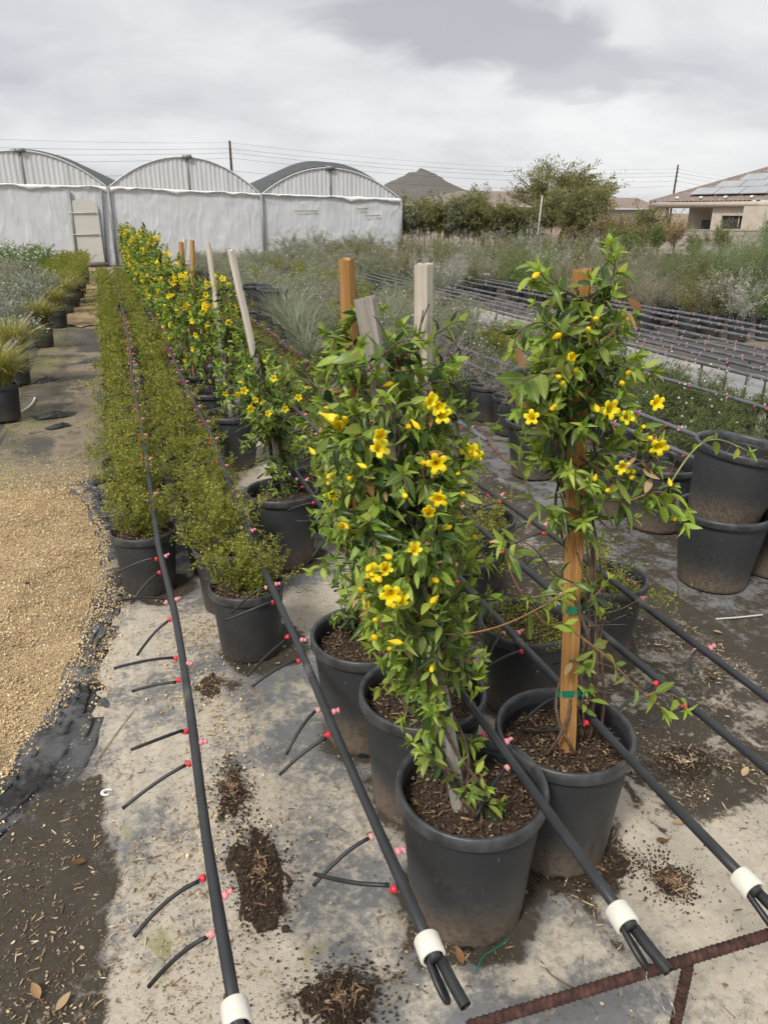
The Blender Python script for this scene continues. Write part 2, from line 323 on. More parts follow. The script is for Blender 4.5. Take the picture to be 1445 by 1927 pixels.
def pot_mat(name, tan):
    m, t, p, out = new_mat(name); v = coords(t, 'Object'); sp = N(t, 'ShaderNodeSeparateXYZ'); L(t, v, sp.inputs[0])
    inf = N(t, 'ShaderNodeObjectInfo').outputs['Random']
    off = N(t, 'ShaderNodeVectorMath', operation='ADD'); L(t, v, off.inputs[0]); cb = N(t, 'ShaderNodeCombineXYZ'); L(t, math_(t, 'MULTIPLY', inf, 40), cb.inputs[0]); L(t, cb.outputs[0], off.inputs[1])
    w = off.outputs[0]; n1 = noise(t, w, 6.0, 6.0, 0.6); n2 = noise(t, w, 60.0, 5.0, 0.65); n3 = noise(t, w, 2.3, 3.0)
    c = mixc(t, n1, (0.009, 0.010, 0.012), (0.030, 0.033, 0.037))
    h = N(t, 'ShaderNodeMapRange', interpolation_type='SMOOTHSTEP', ins={1: 0.36, 2: 0.0, 3: 0.0, 4: 1.0}); L(t, sp.outputs[2], h.inputs[0])
    dust = math_(t, 'MULTIPLY', h.outputs[0], math_(t, 'MULTIPLY_ADD', n2, 1.2, -0.12), clamp=True)
    c = mixc(t, math_(t, 'MULTIPLY', dust, 0.55 if tan > .5 else 0.22), c, (0.19, 0.186, 0.172))
    h2 = N(t, 'ShaderNodeMapRange', interpolation_type='SMOOTHSTEP', ins={1: 0.20, 2: 0.0, 3: 0.0, 4: 1.0}); L(t, math_(t, 'ADD', sp.outputs[2], math_(t, 'MULTIPLY_ADD', n3, 0.36, -0.16)), h2.inputs[0])
    mud = math_(t, 'MULTIPLY', h2.outputs[0], math_(t, 'MULTIPLY_ADD', n2, 1.6, -0.35), clamp=True)
    c = mixc(t, math_(t, 'MULTIPLY', mud, tan), c, (0.30, 0.205, 0.12))
    L(t, c, p.inputs['Base Color']); L(t, math_(t, 'MULTIPLY_ADD', n2, 0.3, 0.36), p.inputs['Roughness']); sc_ = N(t, 'ShaderNodeMapRange', ins={1: 0.70, 2: 0.74, 3: 0.0, 4: 0.45}); mp_ = N(t, 'ShaderNodeMapping'); mp_.inputs['Scale'].default_value = (60, 60, 9); mp_.inputs['Rotation'].default_value = (.5, .3, 0); L(t, w, mp_.inputs[0]); L(t, noise(t, mp_.outputs[0], 1.0, 3.0), sc_.inputs[0])
    c2 = mixc(t, sc_.outputs[0], c, (0.20, 0.20, 0.195)); L(t, c2, p.inputs['Base Color']); bump(t, p, n2, 0.12, 0.002); return m
pot_mat('pot_black', 0.75); pot_mat('pot_clean', 0.22)
plain('rim_black', [(0.3, (0.022, 0.024, 0.027)), (0.7, (0.075, 0.078, 0.083))], 22, 0.42, 0.15, 120, 0.002)
def pipe_mat():
    m, t, p, out = new_mat('pipe_black'); v = coords(t, 'Object'); n = noise(t, v, 9.0, 5.0, 0.6); n2 = noise(t, v, 160.0, 3.0)
    c = mixc(t, n, (0.012, 0.013, 0.0145), (0.045, 0.048, 0.052)); r = ramp(t, [(0.63, (0, 0, 0)), (0.80, (1, 1, 1))]); L(t, noise(t, v, 3.2, 5.0, 0.65), r.inputs[0])
    c = mixc(t, math_(t, 'MULTIPLY', r.outputs[0], 0.5), c, (0.24, 0.23, 0.21))
    L(t, c, p.inputs['Base Color']); L(t, math_(t, 'MULTIPLY_ADD', n2, 0.25, 0.36), p.inputs['Roughness']); return m
pipe_mat()
plain('pipe_far', [(0.3, (0.07, 0.074, 0.082)), (0.7, (0.15, 0.157, 0.17))], 8, 0.6)
plain('pipe_dusty', [(0.3, (0.13, 0.12, 0.115)), (0.7, (0.30, 0.27, 0.25))], 8, 0.6)

# ground materials: colours of cloth, dust, wet soil (its colour also paints contact shade) and algae; where each lies is worn into the sheet (attributes)
def fabric_mat(name, cloth, dust, wet, weave=260.0):
    m, t, p, out = new_mat(name); v = coords(t, 'World')
    def attr(k):
        a = N(t, 'ShaderNodeAttribute', attribute_name=k); return a.outputs['Fac']
    nf = noise(t, v, 42.0, 4.0, 0.68); nm = noise(t, v, 9.0, 4.0, 0.62, 0.5); nl = noise(t, v, 3.2, 3.0, 0.65, 0.8); ng = noise(t, v, 210.0, 1.5, 0.7)
    def mask(a, lo, hi, k):
        s = math_(t, 'ADD', a, math_(t, 'MULTIPLY', math_(t, 'SUBTRACT', nm, 0.5), k)); s = math_(t, 'ADD', s, math_(t, 'MULTIPLY', math_(t, 'SUBTRACT', nf, 0.5), k * 0.9))
        r = N(t, 'ShaderNodeMapRange', interpolation_type='SMOOTHSTEP', ins={1: lo, 2: hi, 3: 0.0, 4: 1.0}); L(t, s, r.inputs[0]); return r.outputs[0]
    c = mixc(t, nl, cloth[0], cloth[1])
    c = mixc(t, math_(t, 'MULTIPLY', ng, 0.35), c, mixc(t, 0.5, cloth[0], (0.02, 0.02, 0.02)))
    c = mixc(t, mask(attr('dust'), 0.32, 0.72, 0.8), c, mixc(t, nf, dust[0], dust[1]))
    c = mixc(t, math_(t, 'MULTIPLY', mask(attr('algae'), 0.45, 0.8, 1.2), 0.85), c, mixc(t, nf, (0.20, 0.20, 0.065), (0.40, 0.38, 0.16)))
    wetm = mask(attr('wet'), 0.36, 0.66, 1.0)  # 'wet' also holds the contact shade painted round the pot feet
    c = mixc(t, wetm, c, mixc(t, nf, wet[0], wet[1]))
    gr = N(t, 'ShaderNodeMapRange', interpolation_type='SMOOTHSTEP', ins={1: 0.56, 2: 0.74, 3: 0.0, 4: 0.55}); L(t, noise(t, v, 17.0, 5.0, 0.72, 0.4), gr.inputs[0]); c = mixc(t, gr.outputs[0], c, (0.115, 0.088, 0.060))
    spk = N(t, 'ShaderNodeMapRange', ins={1: 0.66, 2: 0.72, 3: 0.0, 4: 1.0}); L(t, noise(t, v, 75.0, 2.0, 0.5), spk.inputs[0])
    c = mixc(t, math_(t, 'MULTIPLY', spk.outputs[0], 0.55), c, (0.10, 0.068, 0.043))
    L(t, c, p.inputs['Base Color']); L(t, math_(t, 'MULTIPLY_ADD', wetm, -0.22, 0.86), p.inputs['Roughness'])
    w1 = N(t, 'ShaderNodeTexWave', bands_direction='X', ins={'Scale': weave}); L(t, v, w1.inputs[0])
    w2 = N(t, 'ShaderNodeTexWave', bands_direction='Y', ins={'Scale': weave}); L(t, v, w2.inputs[0])
    h = math_(t, 'ADD', math_(t, 'MULTIPLY', math_(t, 'ADD', w1.outputs[1], w2.outputs[1]), 0.05), math_(t, 'ADD', math_(t, 'MULTIPLY', nf, 0.7), math_(t, 'MULTIPLY', nm, 0.6)))
    bump(t, p, h, 0.75, 0.012); return m
fabric_mat('fabric_grey', ((0.135, 0.142, 0.150), (0.32, 0.318, 0.31)), ((0.44, 0.37, 0.28), (0.72, 0.655, 0.545)), ((0.026, 0.021, 0.014), (0.095, 0.074, 0.048)))
fabric_mat('fabric_dark', ((0.055, 0.053, 0.048), (0.125, 0.118, 0.105)), ((0.19, 0.15, 0.098), (0.34, 0.28, 0.19)), ((0.030, 0.026, 0.018), (0.085, 0.072, 0.048)))
fabric_mat('fabric_torn', ((0.050, 0.052, 0.056), (0.24, 0.243, 0.25)), ((0.30, 0.25, 0.18), (0.42, 0.36, 0.27)), ((0.014, 0.013, 0.012), (0.03, 0.028, 0.026)))
fabric_mat('fabric_pale', ((0.27, 0.27, 0.26), (0.40, 0.395, 0.38)), ((0.42, 0.36, 0.28), (0.52, 0.46, 0.37)), ((0.06, 0.05, 0.04), (0.12, 0.10, 0.08)))
plain('dirt', [(0.3, (0.17, 0.125, 0.085)), (0.5, (0.25, 0.19, 0.135)), (0.7, (0.34, 0.27, 0.20))], 1.3, 0.95, 0.6, 30, 0.02, 'World', detail=8.0)
def gravel_mat():
    m, t, p, out = new_mat('gravel'); v = coords(t, 'World'); vo = N(t, 'ShaderNodeTexVoronoi', ins={'Scale': 150.0}); L(t, v, vo.inputs['Vector'])
    n = noise(t, v, 2.5, 6.0, 0.65); nf = noise(t, v, 60, 4.0)
    c = mixc(t, n, (0.44, 0.31, 0.165), (0.68, 0.53, 0.32)); c = mixc(t, 0.75, c, mixc(t, N_sep(t, vo.outputs['Color']), (0.45, 0.42, 0.38), (1.35, 1.32, 1.28)), 'MULTIPLY')
    rr = ramp(t, [(0.50, (0, 0, 0)), (0.70, (1, 1, 1))]); L(t, noise(t, v, 2.6, 6.0, 0.68, 0.6), rr.inputs[0])
    c = mixc(t, math_(t, 'MULTIPLY', rr.outputs[0], 0.75), c, (0.135, 0.090, 0.050))
    L(t, c, p.inputs['Base Color']); p.inputs['Roughness'].default_value = 0.95; bump(t, p, math_(t, 'ADD', vo.outputs['Distance'], nf), 0.9, 0.012)
def N_sep(t, c):
    s = N(t, 'ShaderNodeSeparateColor'); L(t, c, s.inputs[0]); return s.outputs[0]
gravel_mat()
def film_mat(name, a, b, streak):
    m, t, p, out = new_mat(name); v = coords(t, 'Object', streak); n = noise(t, v, 1.0, 7.0, 0.62, 0.3); v2 = coords(t, 'Object'); n2 = noise(t, v2, 0.9, 5.0, 0.6)
    c = mixc(t, n, a, b); c = mixc(t, 0.30, c, mixc(t, n2, (0.62, 0.64, 0.66), (1.15, 1.15, 1.15)), 'MULTIPLY')
    L(t, c, p.inputs['Base Color']); p.inputs['Roughness'].default_value = 0.42; bump(t, p, n, 0.3, 0.02)
    return m
film_mat('film_wall', (0.44, 0.46, 0.48), (0.72, 0.727, 0.73), (2.6, 2.6, 1.1))
film_mat('film_gable', (0.42, 0.43, 0.44), (0.76, 0.765, 0.765), (5.0, 5.0, 0.35))
film_mat('film_flap', (0.72, 0.71, 0.68), (0.84, 0.83, 0.80), (3, 3, 3))
film_mat('door_panel', (0.52, 0.51, 0.45), (0.60, 0.59, 0.53), (1, 1, 3))
plain('shade_cloth', [(0.3, (0.055, 0.060, 0.062)), (0.7, (0.10, 0.105, 0.108))], 4, 0.85)
plain('roof_film', [(0.3, (0.55, 0.56, 0.57)), (0.7, (0.66, 0.67, 0.68))], 2, 0.5)
plain('tile_roof', [(0.25, (0.15, 0.112, 0.095)), (0.5, (0.235, 0.185, 0.16)), (0.75, (0.33, 0.27, 0.235))], 5, 0.9)
plain('block', [(0.3, (0.30, 0.265, 0.225)), (0.7, (0.40, 0.36, 0.31))], 4, 0.95, 0.5, 40)
def hill_mat():
    m, t, p, out = new_mat('hill_rock'); v = coords(t, 'World'); n = noise(t, v, 0.10, 8.0, 0.65); n2 = noise(t, v, 0.9, 4.0, 0.7)
    c = mixc(t, n, (0.085, 0.076, 0.070), (0.175, 0.158, 0.145)); r = ramp(t, [(0.52, (0, 0, 0)), (0.62, (1, 1, 1))]); L(t, n2, r.inputs[0])
    c = mixc(t, math_(t, 'MULTIPLY', r.outputs[0], 0.7), c, (0.085, 0.092, 0.052)); L(t, c, p.inputs['Base Color']); p.inputs['Roughness'].default_value = 1.0
hill_mat()
M = MATS

# ================================================================== SETTING
def structure(name, data, mat, smooth=True): return obj(name, data, mat, kind='structure', smooth=smooth)
g = MB(); g.add(np.array([[-1500, -300, -.03], [1500, -300, -.03], [1500, 3000, -.03], [-1500, 3000, -.03]]), [[0, 1, 2, 3]])
structure('ground', g, M['dirt'], False)
def ysteps(a, b, near=4.6, fine=0.02):
    y = [a]
    while y[-1] < b: y.append(y[-1] + (fine if y[-1] < near else fine * (y[-1] / near) ** 1.6))
    y[-1] = b; return np.array(y)
def blobs(P, lst):
    out = np.zeros(len(P)); P = P[:, :2] + .075 * (np.c_[vnoise(P, 7.0, 201, 4), vnoise(P, 7.0, 207, 4)] - .5) * 2
    for b in lst:
        x, y, rx, ry = b[:4]; amt = b[4] if len(b) > 4 else 1.0
        c = at(x, y)[:2]; d = np.sqrt(((P[:, 0] - c[0]) / rx) ** 2 + ((P[:, 1] - c[1]) / ry) ** 2)
        out = np.maximum(out, amt * np.clip(1.25 - 0.75 * d, 0, 1))
    return out
def sheet(name, mat, xl, xr, Y, nx, z, attrs, wrinkle=0.004, seed=3, edge=0.02, lift=None, end=None):
    Y = np.asarray(Y); u = np.linspace(0, 1, nx + 1); f = lambda q: np.full(len(Y), q) if np.isscalar(q) else np.interp(Y, q[0], q[1])
    a = f(xl) + edge * (vnoise(np.c_[Y * 0 + 3.3, Y], 6.0, seed, 3) - .5) * 2; b = f(xr) + edge * (vnoise(np.c_[Y * 0 + 9.1, Y], 6.0, seed + 5, 3) - .5) * 2
    X = a[:, None] + (b - a)[:, None] * u[None]; YY = np.broadcast_to(Y[:, None], X.shape)
    if edge:                                           # ragged ends as well
        sh = (end or edge) * 2 * (vnoise(np.c_[X.ravel(), X.ravel() * 0], 5.0, seed + 2, 4) - .5).reshape(X.shape)
        w = np.exp(-np.abs(np.arange(len(Y)) - 0)[:, None] / 4) - np.exp(-np.abs(np.arange(len(Y))[::-1])[:, None] / 4); YY = YY + sh * np.abs(w)
    P = np.c_[X.ravel(), YY.ravel()]
    Z = z + wrinkle * (vnoise(P, 3.0, seed, 4) - .5) * 2 + wrinkle * 0.6 * (np.abs(vnoise(P * [1, .35], 9.0, seed + 9, 2) - .5) * -2 + .5)
    if lift is not None: Z = Z + lift(P)
    mb = MB(); F = grid(len(Y) - 1, nx)[:, ::-1]; mb.add(np.c_[P, Z], F)
    at_ = {k: (fn(P) if callable(fn) else np.full(len(P), fn)) for k, fn in attrs.items()}
    me = mb.mesh(name, True, at_); me.materials.append(M[mat]); o = obj(name, me, kind='structure'); return o

# wet soil, painted contact shade at the pots, dust and algae on the weathered ground cloth of the main bed
WET = [(640, 1880, .055, .05, 1.1), (520, 1890, .05, .06, .6), (490, 1640, .045, .10, 1.0), (505, 1700, .04, .05, .9), (440, 1500, .028, .10), (430, 1290, .03, .06, .8),
       (880, 1800, .14, .045, .95), (790, 1770, .05, .05, .8), (1150, 1590, .04, .07, 1.0), (1110, 1650, .09, .03, .95), (1100, 1720, .035, .05, .8), (1140, 1775, .02, .03, .8),
       (1265, 1680, .025, .04, .85), (1190, 1500, .03, .06, .8), (1250, 1560, .015, .05, .8), (1330, 1420, .07, .05, .8), (1400, 1450, .08, .05, .8), (680, 1440, .03, .04, .5),
       (660, 1380, .13, .05, .75), (480, 1220, .13, .05, .8), (960, 1290, .14, .05, .9), (270, 1100, .12, .05, .7), (540, 1050, .15, .06, .6), (740, 1480, .06, .06, .5)]
DUST = [(310, 1700, .10, .40, .8), (300, 1480, .09, .3, .7), (400, 1320, .08, .22, .9), (380, 1180, .08, .2, .8), (1050, 1800, .25, .12, .75), (1300, 1800, .25, .15, .6), (700, 1500, .09, .14, .5),
        (620, 1650, .10, .16, .5), (560, 1500, .08, .12, .55), (1250, 1480, .12, .12, .6), (740, 1750, .12, .12, .7), (840, 1880, .12, .06, .7), (330, 1850, .12, .10, .8)]
ALG = [(300, 1780, .05, .12, .7), (600, 1800, .1, .05, .55), (240, 1600, .02, .3, .6), (1400, 1170, .10, .06, 1.0), (1410, 1210, .08, .05, 1.0), (1230, 1170, .05, .12, .9), (1290, 1230, .06, .05, .8),
       (1370, 1120, .10, .05, .7), (1300, 1370, .10, .06, .8), (1380, 1360, .08, .05, .8), (1130, 1760, .03, .04, .5)]
def wet_shade(P):
    w = blobs(P, WET)
    zone = sstep(1.30, 1.50, P[:, 0]) * sstep(1.28, 1.45, P[:, 1] + 0.15 * (vnoise(P, 2.5, 31, 3) - .5))
    q = P[:, 0] + .16 * (vnoise(P, 4.0, 35, 4) - .5) + .05 * (vnoise(P, 18.0, 36, 2) - .5); left = sstep(-.17, -.25, q) * sstep(2.30, 2.12, P[:, 1] + .35 * (P[:, 0] + .3) + .2 * (vnoise(P, 4, 37, 3) - .5)) * (.62 + .25 * vnoise(P, 5, 38, 2)); w = np.maximum(w, left)
    for cx_, cy_ in ((.70, 1.34), (.73, 1.75), (.67, 2.12), (1.04, 1.45), (.69, 3.63), (1.28, 2.09), (1.77, 2.31), (.39, 2.80), (-.02, 3.54), (1.30, 2.72), (1.56, 3.05)):   # damp soil and contact shadow painted together round the feet of the pots
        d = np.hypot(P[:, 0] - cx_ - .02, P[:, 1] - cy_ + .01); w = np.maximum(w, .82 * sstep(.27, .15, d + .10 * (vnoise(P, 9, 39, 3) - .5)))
    return np.maximum(w, zone * (0.42 + 0.50 * vnoise(P, 2.4, 12, 4)))
fine_y = ysteps(.05, 27.5)
def creases(P):                                        # folds and seams pressed into the cloth, most of them along the rows
    z = np.zeros(len(P)); w = .012 * (vnoise(np.c_[P[:, 1], P[:, 1] * 0], 1.3, 400, 3) - .5) * 2
    for x, h, wd in ((-.165, .006, .010), (-.135, .004, .008), (.245, .004, .012), (.565, .004, .010), (1.215, .006, .010), (1.245, -.003, .012), (1.56, .005, .012), (.91, .003, .010)): z += h * np.exp(-((P[:, 0] - x - w) / wd) ** 2) * (.4 + vnoise(P, 1.5, int(abs(x) * 90), 2))
    r = 1 - np.abs(vnoise(P @ np.array([[.9, .35], [-.2, .8]]), 4.5, 411, 3) - .5) * 2; return z + .007 * np.clip(r - .86, 0, 1) / .14
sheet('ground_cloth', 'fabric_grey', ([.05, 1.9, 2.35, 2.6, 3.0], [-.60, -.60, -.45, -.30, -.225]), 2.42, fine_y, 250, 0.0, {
    'wet': wet_shade, 'dust': lambda P: np.maximum(blobs(P, DUST) * .85, 1.6 * vnoise(P, 2.3, 21, 4) - .22), 'algae': lambda P: np.maximum(blobs(P, ALG), 0.55 * vnoise(P, 2.2, 8, 3) - .02)},
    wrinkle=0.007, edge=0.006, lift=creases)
sheet('ground_cloth', 'fabric_dark', -1.9, -.50, ysteps(.05, 2.75, 3), 85, -0.012, {
    'wet': lambda P: .30 + .30 * vnoise(P, 2.0, 4, 3), 'dust': lambda P: np.maximum(sstep(1.85, 2.3, P[:, 1]) * .60 * sstep(-.75, -.35, P[:, 0]), np.maximum(sstep(-.28, -.2, P[:, 0]) * .3, .40 * vnoise(P, 2.4, 6, 4))), 'algae': .15},
    wrinkle=0.006, seed=14, edge=0.01)
GR = ([1.7, 2.0, 2.2, 2.43, 2.6, 3.0, 3.64, 4.0, 4.37, 4.7, 5.0, 5.3], [-1.1, -.75, -.57, -.48, -.40, -.33, -.235, -.22, -.26, -.30, -.36, -.5])
gravel = sheet('gravel_path', 'gravel', -1.9, GR, np.linspace(1.75, 5.3, 120), 50, -0.002, {}, wrinkle=0.012, seed=22, edge=0.03, end=.22)
sheet('path_cloth', 'fabric_dark', -1.10, -.20, np.concatenate([np.linspace(5.0, 9, 140), np.linspace(9.1, 27, 160)]), 46, -0.018, {
    'wet': lambda P: .05 + .62 * vnoise(P, 1.6, 41, 4), 'dust': lambda P: np.maximum(.8 * sstep(6.3, 5.1, P[:, 1]), .85 * sstep(.20, .08, np.abs(P[:, 0] + .47)) * sstep(5.6, 6.2, P[:, 1]) * sstep(9.5, 7.5, P[:, 1]) * .8) + .0 * P[:, 0] + np.clip(1.6 * vnoise(P, 2.6, 44, 4) - .32, 0, 1),
    'algae': lambda P: (.35 + .65 * sstep(-.45, -.85, P[:, 0])) * (0.34 + .5 * vnoise(P, 2.2, 47, 3))}, wrinkle=0.012, seed=33, edge=0.03)
sheet('gravel_path', 'gravel', -.90, -.27, np.linspace(13.6, 17.3, 60), 20, 0.0, {}, wrinkle=0.012, seed=52, edge=0.07, end=.6)
sheet('gravel_path', 'gravel', -.85, -.26, np.linspace(17.9, 27.5, 60), 20, 0.0, {}, wrinkle=0.012, seed=57, edge=0.07, end=.6)
sheet('left_bed_cloth', 'fabric_dark', -9, -1.05, np.linspace(5.2, 27.5, 120), 80, -0.024, {'wet': .35, 'dust': lambda P: .55 * vnoise(P, 1.0, 61, 3), 'algae': lambda P: .7 * vnoise(P, 1.6, 62, 3)}, wrinkle=.01, seed=66)
sheet('right_bed_cloth', 'fabric_grey', 2.38, 4.9, ysteps(.3, 27.5, 7, .05), 60, -0.010, {
    'wet': lambda P: np.maximum(.34 + .46 * vnoise(P, 1.9, 71, 4), .6 * sstep(3.2, 3.5, P[:, 0])), 'dust': lambda P: .75 * vnoise(P, 1.2, 72, 4), 'algae': lambda P: .80 * vnoise(P, 2.4, 73, 3)}, wrinkle=.008, seed=77)
sheet('pipe_bed_cloth', 'fabric_pale', 4.86, 7.0, ysteps(2, 16, 8, .08), 30, -0.016, {'wet': lambda P: .5 * vnoise(P, 1.5, 81, 3), 'dust': lambda P: .9 * vnoise(P, 1.1, 82, 3), 'algae': .2}, wrinkle=.008, seed=87)
sheet('far_bed_cloth', 'fabric_dark', 6.9, 24, ysteps(3, 32, 10, .2), 60, -0.026, {'wet': lambda P: .5 * vnoise(P, .8, 91, 3), 'dust': lambda P: .8 * vnoise(P, .9, 92, 3), 'algae': .1}, wrinkle=.01, seed=97)
# the torn, rucked edge of the cloth along the gravel
def torn_edge():
    y = np.linspace(1.9, 5.25, 420); x = np.interp(y, *GR); n = 24; mb = MB(); P = []
    wid = .10 + .10 * vnoise(np.c_[y, y * 0], 3.0, 5, 2) + .10 * sstep(2.9, 2.3, y)
    for i in range(n + 1):
        u = i / n; xx = x - .035 + (wid + .05) * u + .028 * (vnoise(np.c_[y, y * 0 + 2 * u], 9.0, 7, 3) - .5) * 2
        rid = np.abs(vnoise(np.c_[xx * 1.6, y], 22.0, 6, 3) - .5) * 2.4
        zz = .002 + .032 * math.sin(PI * min(1, u * 1.25)) ** .7 * (1 - rid) * (.35 + .9 * vnoise(np.c_[y, y * 0 + 4], 4.0, 8, 2)) - (.010 if i == n else 0)
        P.append(np.c_[xx, y, zz])
    V = np.concatenate(P); mb.add(V, grid(n, len(y) - 1))
    at_ = {'wet': .25 + .4 * vnoise(V[:, :2], 6, 9, 2), 'dust': .75 * vnoise(V[:, :2], 5, 10, 3), 'algae': np.zeros(len(V))}
    me = mb.mesh('torn_cloth_edge', True, at_); me.materials.append(M['fabric_torn']); obj('torn_cloth_edge', me, kind='structure')
torn_edge()
def rucks(spots, seed):                                # small rucks of black cloth lying on the path
    for k, (x, y, s, a) in enumerate(spots):
        c = at(x, y); n = 14; u = np.linspace(-1, 1, n + 1); X, Yv = np.meshgrid(u, u, indexing='ij'); P = np.c_[X.ravel(), Yv.ravel()]
        r = np.clip(1 - (P[:, 0] ** 2 + P[:, 1] ** 2) ** .5, 0, 1); z = r ** .6 * (.25 + 1.2 * np.abs(vnoise(P + k * 7, 2.6, seed + k, 3) - .5) * 2) * .45 * s - .012
        q = P * [s, s * .5] * (0.8 + .5 * vnoise(P + k, 1.8, seed + 3, 2))[:, None]; q = q @ np.array([[math.cos(a), math.sin(a)], [-math.sin(a), math.cos(a)]])
        mb = MB(); mb.add(np.c_[q, z], grid(n, n)); V = len(P)
        me = mb.mesh('cloth_ruck', True, {'wet': np.full(V, .55), 'dust': .5 * vnoise(q, 8, 3, 2), 'algae': np.zeros(V)}); me.materials.append(M['fabric_torn'])
        o = obj('cloth_ruck', me, loc=(c[0], c[1], 0.004)); tag(o, RUCK[k], 'cloth scrap', 'rucked black cloth on the path')
RUCK = ['rucked scrap of black ground cloth across the far path', 'long fold of black cloth edging the path by the grass pots', 'low black fold of cloth on the path below the grass pots',
        'pale grey torn flap of cloth on the path before the gravel', 'black fold of cloth at the gravel edge beside the nearest left shrub', 'small dark ruck of cloth on the path beside the hedge']
rucks([(165, 680, .10, .2), (85, 715, .16, 1.0), (105, 780, .16, .1), (110, 800, .10, .5), (190, 900, .13, .6), (200, 655, .08, .9)], 300)

# hill far behind the houses
def hill():
    c = atY(790, 352, 520); top = z_at(c[0], 520, 320); n = 70; u = np.linspace(-1, 1, n + 1); X, Yv = np.meshgrid(u, u, indexing='ij'); P = np.c_[X.ravel(), Yv.ravel()]
    r = np.hypot(P[:, 0], P[:, 1]); W = 120.0
    h = np.interp(r, [0, .05, .12, .25, .42, .6, .8, 1.0], [1.0, .95, .84, .60, .34, .17, .06, -.05]); ang = np.arctan2(P[:, 1], P[:, 0])
    h = h + (vnoise(P, 6, 2, 5) - .5) * .17 * (1 - .4 * r) + .035 * np.cos(ang * 7 + 3 * r)
    mb = MB(); mb.add(np.c_[P * W + [c[0], c[1]], h * top], grid(n, n)); structure('hill', mb, M['hill_rock'])
hill()

